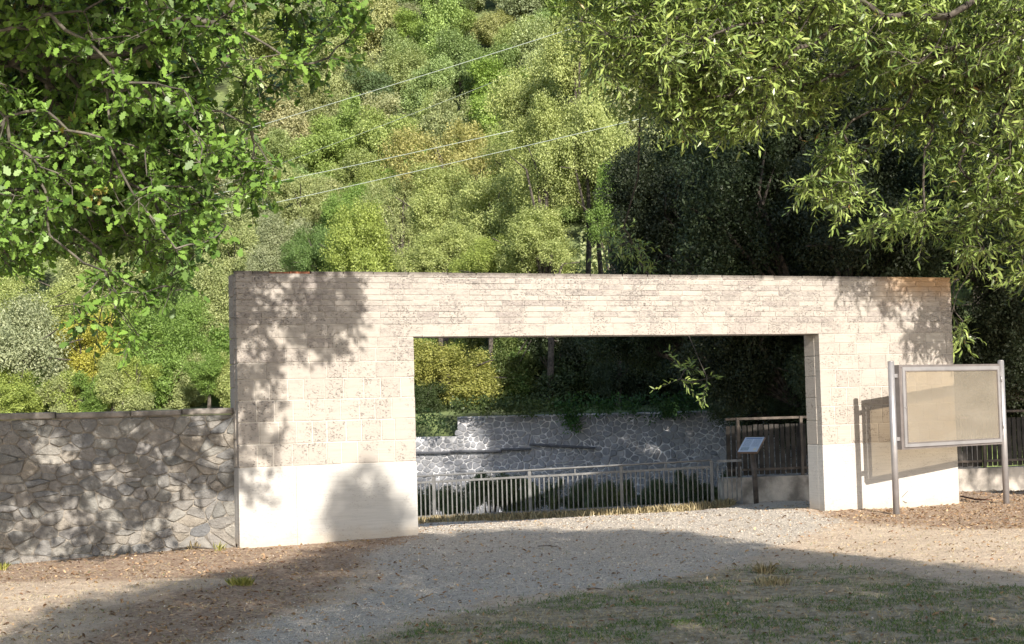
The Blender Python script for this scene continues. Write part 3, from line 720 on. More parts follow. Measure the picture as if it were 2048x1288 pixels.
def limbs_for(tree, C, base, top, hubs, r, rtrunk=0.22, twig_r=0.008, trunk_mat=M_bark, twig_mat=M_twig, thick=0.07, trunk=True):
    """trunk, then one limb part per hub with its twigs"""
    if trunk:
        b = MB(); pts = bent(base, top, r, 6, 0.015, 0); rr = np.linspace(rtrunk, rtrunk*0.45, len(pts)); rr[0] *= 1.25
        b.tube(list(pts), list(rr), 10); b.build('trunk', trunk_mat, tree, True)
    base, top = np.asarray(base, float), np.asarray(top, float)
    anch = base+(top-base)*np.linspace(0.35, 1, hubs)[:, None]
    order = np.argsort(np.linalg.norm(C-top, axis=1)); n = len(C)
    nodes = np.zeros((hubs+n, 3)); nodes[:hubs] = anch; depth = np.zeros(hubs+n); par = np.full(hubs+n, -1); rootof = np.arange(hubs+n); m_ = hubs
    for k in order:
        p = C[k]; d = np.linalg.norm(nodes[:m_]-p, axis=1); cost = d**1.6+depth[:m_]*0.30
        j = int(np.argmin(cost)); nodes[m_] = p; par[m_] = j; depth[m_] = depth[j]+d[j]; rootof[m_] = rootof[j]; m_ += 1
    w = np.ones(m_)
    for k in range(m_-1, hubs-1, -1): w[par[k]] += w[k]
    idx = np.arange(hubs, m_); P0, P1 = nodes[par[idx]], nodes[idx]
    rad = np.minimum(twig_r*w[idx]**0.42, thick); rp = np.minimum(np.where(par[idx] < hubs, rad, twig_r*w[par[idx]]**0.42), rad*1.25)
    mid = (P0+P1)/2+r.normal(size=P0.shape)*(np.linalg.norm(P1-P0, axis=1)*0.07)[:, None]
    for j in range(hubs):
        mk = rootof[idx] == j
        if not mk.any(): continue
        V1, F1 = tubes_np(P0[mk], mid[mk], rp[mk], (rp[mk]+rad[mk])/2, 5); V2, F2 = tubes_np(mid[mk], P1[mk], (rp[mk]+rad[mk])/2, rad[mk], 5)
        link('limb', mesh_np('limb', np.concatenate([V1, V2]), [np.concatenate([F1, F2+len(V1)])], None, True), twig_mat, tree)

# where a shadow falls, as a picture point: used to keep crowns from shading what the photo shows in sun
def shadow_px(P):
    den = -SUN@GN
    t_ = ((GO-P)@GN)/(-(SUN@GN)) if abs(den) > 1e-6 else -1
    if t_ > 0:
        S = P-SUN*t_; u_ = (S-GO)@GD
        if -0.3 < u_ < GW+0.3 and -0.1 < S[2] < GH+0.42 and not (U1+.2 < u_ < U2-.2 and S[2] < HO-.3): return 'gate', proj(S), t_
    t2 = ((SA-P)@SN)/(-(SUN@SN)); S = P-SUN*t2
    if t2 > 0 and -1 < (S-SA)@SD < SL and -0.1 < S[2] < 1.6: return 'rubble', proj(S), t2
    t3 = P[2]/SUN[2]; S = P-SUN*t3
    if (S-GO)@GN > 0.3: S = S-SUN*(0.4/SUN[2]); 
    return 'ground', proj(S), t3
POLY_G_LEFT = [(440,520),(720,530),(720,650),(700,690),(655,725),(600,700),(585,790),(545,810),(510,740),(500,800),(560,860),(545,915),(505,925),(548,960),(545,1000),(530,1035),(500,985),(440,950)]
POLY_G_RIGHT = [(1665,540),(1910,540),(1915,700),(1880,705),(1850,690),(1815,690),(1795,650),(1765,630),(1740,590),(1690,570)]
POLY_G_BASE = [(690,1090),(680,1040),(705,1010),(722,972),(738,972),(752,1010),(785,1035),(800,1090)]
POLY_SHADE = [(10,1320),(50,1262),(130,1215),(300,1176),(450,1150),(560,1130),(640,1100),(700,1075),(840,1060),(1010,1053),(1180,1054),(1330,1062),(1500,1088),(1700,1112),(1860,1128),(2060,1146),(2300,1170),(2300,1700),(-100,1700)]
LITSPOTS = [((965,1178), 34, 12), ((830,1166), 24, 8), ((900,1118), 36, 10), ((1110,1190), 26, 8), ((470,1200), 40, 12), ((610,1150), 30, 9)]
def behind(P):
    S = P-SUN*(P[2]/SUN[2]); u_ = (S-GO)@GD
    return (S-GO)@GN > 0 and (u_ < 0 or u_ > GW)
LITRT = [(1150,-40),(1700,-40),(2100,-60),(2100,140),(1960,220),(1560,230),(1330,280),(1230,180)]
LITRT2 = [(1580,230),(1730,200),(1880,230),(1880,470),(1700,480),(1580,430)]
LITRT3 = [(1880,180),(2100,180),(2100,560),(1900,480)]
LITOAK = [(160,-40),(340,-40),(420,120),(560,200),(560,400),(430,470),(160,440),(140,360),(320,320),(250,200),(150,60)]
def blocks_view(P, ypl, polys):
    t_ = (ypl-P[1])/(-SUN[1])
    if t_ < 1.2: return False
    q_ = proj(P-SUN*t_); return any(inpoly(q_[0], q_[1], p_) for p_ in polys)
def holes(x, y): return mn.noise(Vector((x*0.028, y*0.028, 3.1)))+mn.noise(Vector((x*0.07, y*0.07, 5.1)))*0.6 > (0.20 if x > 590 and y > 580 else -0.04)
def lit_ok(P, who):
    k, (x, y), _ = shadow_px(P)
    if k == 'gate':
        if inpoly(x, y, POLY_G_LEFT): return who == 'oak' and not holes(x, y)
        if inpoly(x, y, POLY_G_RIGHT): return who == 'right'
        if inpoly(x, y, POLY_G_BASE): return who == 'shade' and mn.noise(Vector((x*.03, y*.03, 1.7))) < 0.0
        return False
    if k == 'rubble': return mn.noise(Vector((x*0.011, y*0.011, 9.2)))+0.5*mn.noise(Vector((x*0.03, y*0.03, 2.2))) < 0.08 or who != 'oak'
    if y > 1280 or x < -150 or x > 2300: return True
    if k == 'ground' and behind(P): return True
    if y < 985: return True
    if inpoly(x, y, POLY_SHADE):
        return True
    return not (y > 1000)

# ---- oak, upper left ---------------------------------------------------------
def sample_poly(poly, n, d0, d1, r, gap=None):
    xs_ = [p[0] for p in poly]; ys_ = [p[1] for p in poly]; out = []
    while len(out) < n:
        x, y = r.uniform(min(xs_), max(xs_)), r.uniform(min(ys_), max(ys_))
        if not inpoly(x, y, poly): continue
        P = aty(x, y, r.uniform(d0, d1))
        if gap is not None and mn.noise(Vector(P.tolist())*1.6) < gap: continue
        out.append(P)
    return out
r = np.random.default_rng(3)
C = []
C += sample_poly([(-80,-60),(690,-60),(730,40),(690,110),(600,130),(560,215),(520,240),(505,300),(530,350),(520,400),(460,440),(440,480),(360,520),(330,560),(190,570),(140,510),(60,490),(-80,500)], 700, 12.6, 16.2, r, -0.12)
C += sample_poly([(-80,-60),(640,-60),(520,60),(420,100),(420,420),(330,500),(200,500),(-80,430)], 900, 15.2, 17.6, r)
for poly, n in (([(640,-20),(770,-10),(765,70),(720,110),(660,90)], 18), ([(590,120),(660,130),(640,170),(600,200)], 6), ([(480,250),(540,300),(550,360),(500,400)], 14), ([(440,440),(490,430),(480,500),(430,500)], 7),
                ([(140,540),(320,540),(330,590),(280,640),(210,690),(150,640)], 26), ([(180,640),(240,640),(215,705)], 3), ([(330,560),(420,500),(410,545),(360,585)], 9), ([(250,640),(300,640),(275,680)], 3), ([(560,330),(600,310),(580,350)], 2), ([(-60,500),(60,490),(40,530),(-60,545)], 9)):
    C += sample_poly(poly, n, 13.2, 14.6, r)
C = [P for P in C if lit_ok(P, 'oak')]
vis_n = len(C)
# boughs above the picture that throw the leaf shadow on the left pier
CS = []
for k in range(520):
    while True:
        x, y = r.uniform(440, 722), r.uniform(525, 1040)
        if inpoly(x, y, POLY_G_LEFT): break
    if y > 640 and r.random() < 0.25: continue
    if holes(x, y): continue
    d = ray(x, y); S = CAM+d*(((GO-CAM)@GN)/(d@GN)); t_ = 5.5
    while True:
        P = S+SUN*t_; e_ = (P[2]-1.6)/P[1]
        if e_ > 0.285: break
        t_ += 0.1
    CS.append(S+SUN*(t_+r.uniform(0, 0.9)))
for k in range(5200):                                        # rest of the crown, out of the picture
    P = np.array([-4.0, 11.8, 7.4])+unit(r.normal(size=3))*r.random()**0.4*np.array([4.6, 4.0, 2.9])
    if (P[2]-1.6)/P[1] < 0.30 and P[0]/P[1] > -0.35: continue
    if shadow_px(P)[0] == 'gate' and r.random() < 0.93: continue
    if lit_ok(P, 'oak') and not blocks_view(P, 14.3, [LITOAK]) and (shadow_px(P)[0] != 'rubble' or r.random() < 0.20 and mn.noise(Vector(P.tolist())*1.2) > 0): C.append(P)
C = np.array(C)
oak = empty('oak_tree', (-7.2, 13.6, 0), 'oak tree with lobed leaves hanging over the rubble wall, upper left', 'tree')
CS = np.array(CS)
A, b0, b1 = twig_leaves(C, r, 0.25, 8, 0.092, 0.15, 0.9, ntw=4)
As, c0, c1 = twig_leaves(CS, r, 0.15, 4, 0.10, 0.15, 0.9, ntw=3)
A = tuple(np.concatenate([a_, b_]) for a_, b_ in zip(A, As)); b0 = np.concatenate([b0, c0]); b1 = np.concatenate([b1, c1]); C = np.concatenate([C, CS])
ok = leaves_mesh('crown', OAKT, *A)
M_oak = leaf_mat('oak_leaf', (0.03, 0.075, 0.014), (0.24, 0.40, 0.075), 0.22, 0.42, False, hue=(0.30, 0.24, 0.06))
link('crown', ok, M_oak, oak)
V, Fq = tubes_np(b0, b1, np.full(len(b0), 0.0045), np.full(len(b0), 0.0022), 3); link('twigs', mesh_np('twigs', V, [Fq]), M_twig, oak)
limbs_for(oak, C, (-7.2, 13.6, -0.1), (-6.6, 13.4, 6.5), 9, r, 0.30, 0.0045, thick=0.06)

# ---- big tree at the right ----------------------------------------------------
r = np.random.default_rng(5)
C = []
def addp(poly, n, d0, d1):
    C.extend(sample_poly(poly, n, d0, d1, r, -0.10 if n > 60 else None))
addp([(1160,-80),(1700,-80),(1640,40),(1600,110),(1560,180),(1500,200),(1450,230),(1380,240),(1300,240),(1230,170),(1150,60)], 980, 20.8, 24.0)
addp([(1250,190),(1400,220),(1480,200),(1560,180),(1540,240),(1440,270),(1330,260)], 90, 20.8, 22.5)
addp([(1340,260),(1400,250),(1540,260),(1530,310),(1440,285),(1370,285)], 40, 20.5, 22)
addp([(1600,-80),(2120,-80),(2120,130),(1960,130),(1900,110),(1800,140),(1720,130),(1660,60)], 520, 21.0, 25.0)
addp([(1550,120),(1680,150),(1680,200),(1600,240),(1560,210)], 58, 22.6, 24)
addp([(1700,130),(1860,110),(1960,120),(1960,200),(1900,250),(1880,170),(1800,180)], 95, 22.6, 24.5)
addp([(1950,110),(2120,110),(2120,270),(2000,230),(1950,210)], 110, 22.8, 25)
addp([(1880,250),(1960,250),(2120,250),(2120,450),(2000,440),(1930,410),(1900,340)], 170, 22.8, 25)
addp([(1590,380),(1660,310),(1700,330),(1720,380),(1690,420),(1640,400)], 40, 22.8, 24)
addp([(1640,240),(1740,290),(1720,340),(1640,330)], 18, 22.8, 24); addp([(1720,200),(1860,220),(1880,300),(1780,290)], 26, 22.8, 24.5)
addp([(1710,470),(1780,420),(1860,415),(1855,455),(1790,450)], 30, 22.8, 24)
addp([(1880,450),(1990,385),(2010,420),(1920,465)], 26, 23, 24.5)
addp([(1925,480),(1980,490),(1950,550)], 10, 23, 24); addp([(2000,470),(2110,440),(2110,590),(2040,560)], 34, 23, 24.5)
addp([(1880,560),(1930,610),(1925,700),(1900,690)], 8, 23.5, 25)
addp([(1200,480),(1260,440),(1300,520),(1260,560)], 14, 27, 30); addp([(1330,690),(1430,700),(1420,760),(1340,770)], 5, 27, 29)
C = [P for P in C if lit_ok(P, 'right')]
CSR = []
for k in range(250):                                        # boughs over the right end of the gate
    while True:
        x, y = r.uniform(1650, 1916), r.uniform(540, 730)
        if inpoly(x, y, POLY_G_RIGHT): break
    if mn.noise(Vector((x*0.03, y*0.03, 7.7))) > 0.22: continue
    d = ray(x, y); S = CAM+d*(((GO-CAM)@GN)/(d@GN)); P = S+SUN*r.uniform(2.6, 5.5); q = proj(P)
    if (q[0] > 2070 or q[1] < 250) and (r.random() < .6 or not blocks_view(P, 23.6, [LITRT2, LITRT3])): CSR.append(P)
for k in range(6000):                                       # upper and right-hand crown outside the picture
    P = np.array([9.0, 20.0, 9.6])+unit(r.normal(size=3))*r.random()**0.36*np.array([7.8, 5.4, 5.6])
    q = proj(P)
    if -60 < q[0] < 2090 and q[1] > -60: continue
    if P[2] < 2.6 or not lit_ok(P, 'right'): continue
    if blocks_view(P, 22.0, [LITRT]) or blocks_view(P, 23.6, [LITRT2, LITRT3]): continue
    if shadow_px(P)[0] == 'gate': continue
    C.append(P)
    if len(C) > 3400: break
def shade_target(px0, px1, py0, py1, dep, t0, t1, n):  # adds unseen leaf clusters to the crown, placed to shade a chosen region
    for _ in range(n):
        S = aty(r.uniform(px0, px1), r.uniform(py0, py1), dep); P = S+SUN*r.uniform(t0, t1); q = proj(P)
        if -80 < q[0] < 2090 and q[1] > -60: continue
        if shadow_px(P)[0] == 'gate': continue
        if blocks_view(P, 22.0, [LITRT]) or blocks_view(P, 23.6, [LITRT2, LITRT3]): continue
        C.append(P)
shade_target(1215, 1470, 900, 1015, 27.6, 13, 21, 420)
shade_target(1440, 1640, 820, 1015, 25.5, 8, 18, 420)
shade_target(1500, 2100, 300, 960, 30, 10, 20, 500)
shade_target(1915, 2140, 760, 938, 28, 7, 16, 900)
C = np.array(C)
rt = empty('broadleaf_tree', (9.2, 21.6, 0), 'large tree with narrow glossy leaves overhanging the right end of the gateway', 'tree')
A, b0, b1 = twig_leaves(C, r, 0.42, 10, 0.145, 0.15, 0.85, ntw=3)
CSR = np.array(CSR); As, c0, c1 = twig_leaves(CSR, r, 0.24, 7, 0.13, 0.5, 0.8, ntw=3)
A = tuple(np.concatenate([a_, b_]) for a_, b_ in zip(A, As)); b0 = np.concatenate([b0, c0]); b1 = np.concatenate([b1, c1]); C = np.concatenate([C, CSR])
link('crown', leaves_mesh('crown', LANCE, *A), leaf_mat('lance_leaf', (0.06, 0.12, 0.03), (0.43, 0.53, 0.15), 0.25, 0.33, False, spec=0.6, hue=(0.34, 0.22, 0.09)), rt)
V, Fq = tubes_np(b0, b1, np.full(len(b0), 0.005), np.full(len(b0), 0.002), 3); link('twigs', mesh_np('twigs', V, [Fq]), M_twig, rt)
limbs_for(rt, C, (9.2, 21.6, -0.1), (8.6, 21.4, 9), 12, r, 0.34, 0.0046, thick=0.045, twig_mat=M_bark)

# ---- tree behind the photographer whose shade lies on the ground ------------
r = np.random.default_rng(6)
C = []
tries = 0
while len(C) < 3300 and tries < 120000:
    tries += 1
    x, y = r.uniform(-4.2, 6.5), r.uniform(6.5, 19.4); G = np.array([x, y, 0.0])
    q = proj(G); base_hit = False
    if r.random() < 0.012:
        while True:
            qx, qy = r.uniform(645, 820), r.uniform(940, 1090)
            if inpoly(qx, qy, POLY_G_BASE): break
        d = ray(qx, qy); G = CAM+d*(((GO-CAM)@GN)/(d@GN)); base_hit = True
    elif not inpoly(q[0], q[1], POLY_SHADE) and q[1] < 1300: continue
    if not base_hit and any(((q[0]-c[0])/a_)**2+((q[1]-c[1])/b_)**2 < 1 for c, a_, b_ in LITSPOTS): continue
    P = G+SUN*r.uniform(15, 25)
    if not base_hit and q[1] < 1300 and not lit_ok(P, 'shade'): continue
    C.append(P)
C = np.array(C)
cm = C.mean(0)
st = empty('shade_tree', (cm[0], cm[1]-1.0, 0), 'tall broadleaf tree behind the viewpoint that shades the foreground', 'tree')
A = cluster_leaves(C, 0.36, 14, 0.18, r)
link('crown', leaves_mesh('crown', RHOMB, *A), leaf_mat('shade_leaf', (0.05, 0.09, 0.02), (0.12, 0.19, 0.04), 0.3, 0.5, False), st)
limbs_for(st, C, (cm[0], cm[1]-1.0, -0.1), (cm[0], cm[1], 6.5), 8, r, 0.30, 0.006, thick=0.07)

# ---- generic crowns ------------------------------------------------------------
def lobe_crown(r, n_cl, per, leaf, rad=(1, 1, 1), clr=0.22, T=RHOMB, up=0.55, name='crown'):
    """unit-ish crown about the origin made of leafy clumps, uneven outline"""
    lob = unit(r.normal(size=(13, 3)))*r.uniform(0.25, 0.78, (13, 1)); lr = r.uniform(0.22, 0.48, 13)
    k = r.choice(13, n_cl, p=lr**2/(lr**2).sum()); C_ = lob[k]+unit(r.normal(size=(n_cl, 3)))*(lr[k]*r.uniform(0.55, 1.02, n_cl))[:, None]
    C_ = C_*np.array(rad)
    P, D, Nn, S, ti = cluster_leaves(C_, clr, per, leaf, r, up)
    Nn = unit(Nn+unit(P)*0.5)
    return leaves_mesh(name, T, P, D, Nn, S, ti), C_
M_leafA = leaf_mat('tree_leaf', (0.52, 0.58, 0.46), (1.22, 1.20, 1.15), 0.32, 0.5)
M_leafA_desc = 'object colour times leaf tint'
r = np.random.default_rng(9)
variants = [lobe_crown(r, 420, 58, 0.056, (1, 1, rz), 0.15) for rz in (0.95, 1.15, 0.85, 1.3, 1.0, 0.9)]
near_v = [lobe_crown(r, 640, 70, 0.037, (1, 1, rz), 0.13) for rz in (1.0, 0.85, 1.2, 0.9, 1.1)]
def place_tree(px, py, rpx, dep, col, label, name='broadleaf_tree', var=0, zs_=1.0, near=True, group=None, cat='tree', ground=None, floor=None, basepx=None):
    c = aty(px, py, dep); R0 = rpx/F_PX*dep
    g = hill(c[0], dep) if dep > 44 else (ground if ground is not None else terrain(c[0], dep))
    if floor is not None: g = floor
    g = min(g, c[2]-R0*0.5)
    bx = aty(basepx, 900, dep)[0] if basepx else c[0]
    root = empty(name, (bx, c[1], g), label, cat, group)
    me, Cc = (near_v if near else variants)[var % (5 if near else 6)]
    o = bpy.data.objects.new('crown', me); COL.objects.link(o); o.parent = root
    if not me.materials: me.materials.append(M_leafA)
    ox = c[0]-bx; o.location = (ox, 0, c[2]-g); o.scale = (R0, R0, R0*zs_); o.rotation_euler.z = random.uniform(0, 6.28); o.color = tuple(col)+(1,)
    h = c[2]-g
    b = MB(); b.tube([(0, 0, -0.3), (0.03*h+ox*0.25, 0.02*h, h*0.5), (ox, 0, h)], [R0*0.05+0.03, R0*0.04+0.02, R0*0.015], 7)
    for q in Cc[::40][:9]:
        e_ = np.array([ox+q[0]*R0, q[1]*R0, h+q[2]*R0*zs_]); b.tube([(ox*.45, 0, h*0.6), (e_+[ox, 0, h*.9])/2, e_], [R0*.035, R0*.02, R0*.008], 5)
    me2 = bpy.data.meshes.new('trunk'); me2.from_pydata(b.v, [], b.f); me2.materials.append(M_bark)
    o2 = bpy.data.objects.new('trunk', me2); COL.objects.link(o2); o2.parent = root
    return root
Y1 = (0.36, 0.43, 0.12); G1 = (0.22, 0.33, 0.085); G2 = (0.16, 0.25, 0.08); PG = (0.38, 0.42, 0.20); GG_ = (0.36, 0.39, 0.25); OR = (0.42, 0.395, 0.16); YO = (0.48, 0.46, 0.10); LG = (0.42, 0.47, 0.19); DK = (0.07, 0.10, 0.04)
MT = [
 (40, 700, 115, 46.5, GG_, 'silvery grey-green bushy tree above the left end of the rubble wall', 1.05),
 (165, 705, 80, 48, YO, 'golden yellow bushy tree between the silvery tree and the green trees', 1.0),
 (215, 800, 75, 49, YO, 'low golden bush just above the rubble wall coping', 0.55),
 (60, 800, 80, 48, G1, 'fresh green bush under the silvery tree above the rubble wall', 0.7),
 (300, 735, 92, 48, G1, 'vivid green round tree behind the rubble wall', 0.95),
 (405, 760, 85, 50, G1, 'bright green tree behind the rubble wall next to the gate', 1.0),
 (345, 660, 75, 56, G1, 'mid green tree above the vivid green tree on the left', 0.9),
 (430, 640, 80, 60, PG, 'pale olive tree rising left of the gate top corner', 1.1),
 (60, 605, 85, 62, LG, 'light yellow-green tree under the oak boughs at far left', 0.8),
 (180, 590, 90, 66, PG, 'dusty pale tree behind the lowest oak spray', 0.9),
 (290, 570, 80, 68, G2, 'darker green tree seen behind the oak on the left', 0.9),
 (470, 520, 75, 72, PG, 'pale olive tree above the left corner of the gate', 1.0),
 (555, 510, 65, 60, GG_, 'greyish tree peeping over the gate near its left corner', 1.0),
 (640, 500, 60, 57, G2, 'dark green tree over the gate between grey and yellow-green trees', 1.0),
 (735, 520, 85, 54, Y1, 'bright yellow-green tree just over the left part of the gate', 1.05),
 (700, 420, 60, 75, G1, 'fresh green tree above the yellow-green one', 1.0),
 (600, 400, 65, 80, PG, 'olive tree on the valley slope left of centre', 1.0),
 (800, 430, 65, 72, PG, 'soft olive tree behind the yellow-green tree', 1.0),
 (900, 320, 95, 58, OR, 'tree turning orange brown in the middle of the view', 1.0),
 (880, 420, 80, 55, LG, 'light green tree below the orange tinted tree', 0.9),
 (870, 510, 75, 48, LG, 'leafy light green tree touching the gate top left of centre', 0.8),
 (985, 430, 95, 50, LG, 'large light yellow-green tree over the middle of the gate', 0.95),
 (1060, 330, 85, 54, LG, 'light green tree under the lower power cable', 1.0),
 (970, 520, 65, 46, Y1, 'low yellow-green tree on the gate skyline at centre', 0.8),
 (1090, 500, 95, 45, LG, 'wide sparse light green tree with bare lower twigs over the gate', 0.7),
 (1085, 195, 95, 50, LG, 'tall light green tree left of the big right-hand crown', 1.15),
 (1150, 120, 85, 47, LG, 'tall pale green treetop beside the big right-hand crown', 1.2),
 (1085, 320, 80, 46.2, LG, 'leafy light green tree where the two lower cables cross over it', 1.1),
 (1180, 290, 85, 46, LG, 'light green tree with dark trunk left of the shaded grove', 1.35),
 (1225, 430, 65, 44.5, G1, 'green tree at the edge of the shaded grove', 1.2),
 (895, 745, 115, 45.5, (0.36, 0.36, 0.11), 'yellowing leafy tree seen through the gateway opening', 0.62),
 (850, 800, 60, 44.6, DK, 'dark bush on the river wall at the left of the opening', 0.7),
]
for k, (px, py, rp, dp, col, lab, zz) in enumerate(MT):
    place_tree(px, py, rp*1.22, dp, col, lab, var=k, zs_=zz*1.15)
# shaded grove on the near bank and above the river wall, right
GR = [
 (1330, 420, 150, 33, 'dark shaded tree at the left edge of the grove behind the gate'),
 (1500, 430, 190, 31.5, 'deeply shaded tree behind the right half of the gate'),
 (1700, 430, 190, 30.8, 'deeply shaded tree behind the right pier'),
 (1900, 440, 190, 31, 'shaded tree behind the right end of the gate'),
 (2080, 600, 190, 31.5, 'shaded tree right of the gate behind the notice board'),
 (1400, 250, 170, 34, 'shaded crown behind the sunlit narrow-leaved boughs'),
 (1650, 230, 190, 33, 'dark crown filling the gap between sunlit boughs'),
 (1900, 230, 190, 33, 'dark crown behind the hanging sprays on the right'),
 (1180, 700, 130, 46.5, 'shaded tree over the river wall seen left of centre in the opening'),
 (1330, 720, 150, 46, 'shaded tree over the river wall in the middle of the opening'),
 (1500, 700, 150, 33, 'dark tree hanging over the slat fence in the opening'),
 (1640, 740, 140, 32, 'dark tree behind the slat fence and right jamb'),
 (1900, 720, 160, 32, 'dark shrubby tree at the right-hand edge behind the gate'),
 (1085, 745, 110, 47, 'dull green tree beside the yellowing tree in the opening'),
 (1480, 560, 130, 33.5, 'dark tree just over the gate top right of centre'),
 (1290, 560, 120, 36, 'dark green tree at the foot of the light green trees'),
 (2060, 800, 130, 33, 'low dark undergrowth tree right of the notice board'),
 (1780, 860, 120, 33, 'low dark shrub hidden behind the right pier'),
]
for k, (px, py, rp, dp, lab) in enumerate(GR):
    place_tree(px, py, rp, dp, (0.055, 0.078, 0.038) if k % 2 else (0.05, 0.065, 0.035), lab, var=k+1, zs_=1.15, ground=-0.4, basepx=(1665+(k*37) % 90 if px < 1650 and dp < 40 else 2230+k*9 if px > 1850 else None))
GR2 = [
 (1280, 640, 150, 38, 'shaded crown filling the far bank behind the lintel'), (1420, 560, 170, 40, 'dim green crown deep in the grove'), (1600, 560, 180, 38, 'dim crown behind the right half of the lintel'),
 (1760, 600, 180, 37, 'dim crown behind the right pier top'), (1560, 330, 200, 38, 'dim crown high in the grove'), (1800, 320, 200, 38, 'dim crown high in the grove at the right'), (1990, 380, 200, 37, 'dim crown at the far right of the grove'),
 (1420, 780, 90, 44, 'low shaded bushy tree on top of the river wall'), (1550, 790, 130, 36, 'shaded crown drooping behind the slat fence'), (1720, 760, 150, 36, 'shaded crown low behind the right pier'), (2000, 720, 170, 36, 'shaded crown low at the right edge'),
 (1240, 760, 90, 45, 'small shaded tree rooted above the creeper'), (1000, 720, 90, 48, 'shaded tree behind the yellowing tree'), (1350, 350, 120, 38, 'shaded crown beside the light green trees')]
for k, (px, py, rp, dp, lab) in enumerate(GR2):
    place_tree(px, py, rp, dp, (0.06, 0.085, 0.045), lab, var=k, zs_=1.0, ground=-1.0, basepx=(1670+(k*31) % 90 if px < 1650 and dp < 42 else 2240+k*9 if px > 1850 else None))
rb = np.random.default_rng(77)
for k in range(80):
    dep = rb.uniform(44.5, 74) if k < 46 else rb.uniform(45, 49); px = (rb.uniform(-60, 1330) if k % 3 else rb.uniform(820, 1330)) if k < 46 else (-40+(k-46)*24 if k < 68 else 985+(k-68)*32)
    if 830 < px < 1000: dep = max(dep, 47)
    x_ = (px-1024)/F_PX*dep; zt = hill(x_, dep)+rb.uniform(0.5, 1.3); py = 806-0.0254*(px-1024)-(zt-1.6)/dep*F_PX
    col = (G1, G2, LG, PG, Y1)[k % 5]
    if k > 68: col = (0.07, 0.10, 0.045) if px > 1060 else (0.14, 0.18, 0.06); dep = 46+(k % 3)  # shade of the far bank is put into these darker leaf colours
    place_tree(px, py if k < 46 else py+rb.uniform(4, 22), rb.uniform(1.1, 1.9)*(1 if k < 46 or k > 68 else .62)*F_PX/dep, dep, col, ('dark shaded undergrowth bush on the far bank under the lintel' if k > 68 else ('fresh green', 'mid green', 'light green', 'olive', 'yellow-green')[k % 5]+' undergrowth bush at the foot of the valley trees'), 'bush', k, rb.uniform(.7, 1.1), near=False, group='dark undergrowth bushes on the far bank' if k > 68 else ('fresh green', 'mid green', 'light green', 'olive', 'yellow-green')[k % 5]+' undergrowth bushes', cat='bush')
# vines over the river wall
r = np.random.default_rng(12)
def vine(pts, label, col):
    c0 = fpt(*pts[0][:2], off=-0.2); root = empty('trailing_vine', c0, label, 'vine'); C_ = []
    for (x, y, w, n) in pts:
        C_ += [fpt(x+r.normal()*w, y+r.normal()*w*0.45, off=-0.25-r.random()*0.35) for _ in range(n)]
    A_ = cluster_leaves(np.array(C_), 0.17, 22, 0.085, r, 0.3); o = link('foliage', leaves_mesh('foliage', RHOMB, *A_), M_leafA, root); o.color = col+(1,)
vine([(1130,815,16,22),(1140,838,10,14),(1145,853,6,5),(1190,812,22,30),(1240,808,18,20)], 'green creeper tumbling over the top of the river wall', (0.07, 0.15, 0.045))
vine([(1320,815,26,34),(1370,806,22,30),(1420,790,22,26),(1340,822,8,8)], 'second green creeper draped on the wall top near the fence', (0.06, 0.13, 0.045))
vine([(930,814,14,22),(975,812,16,26),(1020,811,16,26),(1065,812,16,24),(1100,812,14,20)], 'dark weeds growing behind the top edge of the river wall', (0.10, 0.14, 0.05))
vine([(860,835,18,16),(875,850,12,8)], 'dark creeper at the stepped left end of the river wall', (0.05, 0.09, 0.035))
# bushes in the river bed seen between the bars
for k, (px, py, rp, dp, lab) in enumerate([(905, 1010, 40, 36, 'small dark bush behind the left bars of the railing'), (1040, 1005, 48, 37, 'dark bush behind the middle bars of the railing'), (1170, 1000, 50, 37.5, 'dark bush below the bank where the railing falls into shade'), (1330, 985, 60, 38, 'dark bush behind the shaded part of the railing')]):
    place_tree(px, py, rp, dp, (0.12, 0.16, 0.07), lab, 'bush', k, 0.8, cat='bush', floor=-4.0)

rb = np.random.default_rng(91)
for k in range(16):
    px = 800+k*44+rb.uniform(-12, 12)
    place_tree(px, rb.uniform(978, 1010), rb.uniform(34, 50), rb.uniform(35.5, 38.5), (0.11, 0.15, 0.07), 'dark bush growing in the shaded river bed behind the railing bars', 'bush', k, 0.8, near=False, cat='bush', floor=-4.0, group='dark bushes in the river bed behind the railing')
# ---- hillside wood ----------------------------------------------------------------
r = np.random.default_rng(21)
KINDS = [((0.30, 0.375, 0.14), 'olive green round tree in the hillside wood', 0.40), ((0.345, 0.385, 0.20), 'dusty grey-green tree in the hillside wood', 0.30),
         ((0.28, 0.40, 0.09), 'fresh green tree in the hillside wood', 0.2), ((0.38, 0.38, 0.21), 'pale buff dry tree in the hillside wood', 0.04), ((0.13, 0.18, 0.075), 'dark evergreen tree in the hillside wood', 0.04)]
pts = []
cnt = 0
for _ in range(60000):
    y = r.uniform(76, 172); x = r.uniform(-0.36*y, 0.30*y); sx = x/y
    inside = -0.18 < sx < 0.085
    sp = (3.25 if y > 105 else 3.0) if inside else 5.6
    if any((x-a)**2+(y-b_)**2 < ((sp+s_)/2)**2 for a, b_, s_ in pts): continue
    pts.append((x, y, sp))
me_tr = None
b = MB(); b.tube([(0, 0, -1.5), (0.05, 0, 0.5)], [0.10, 0.06], 5); me_tr = bpy.data.meshes.new('trunk'); me_tr.from_pydata(b.v, [], b.f); me_tr.materials.append(M_bark)
for me, _ in variants:
    if not me.materials: me.materials.append(M_leafA)
kp = np.cumsum([k[2] for k in KINDS])
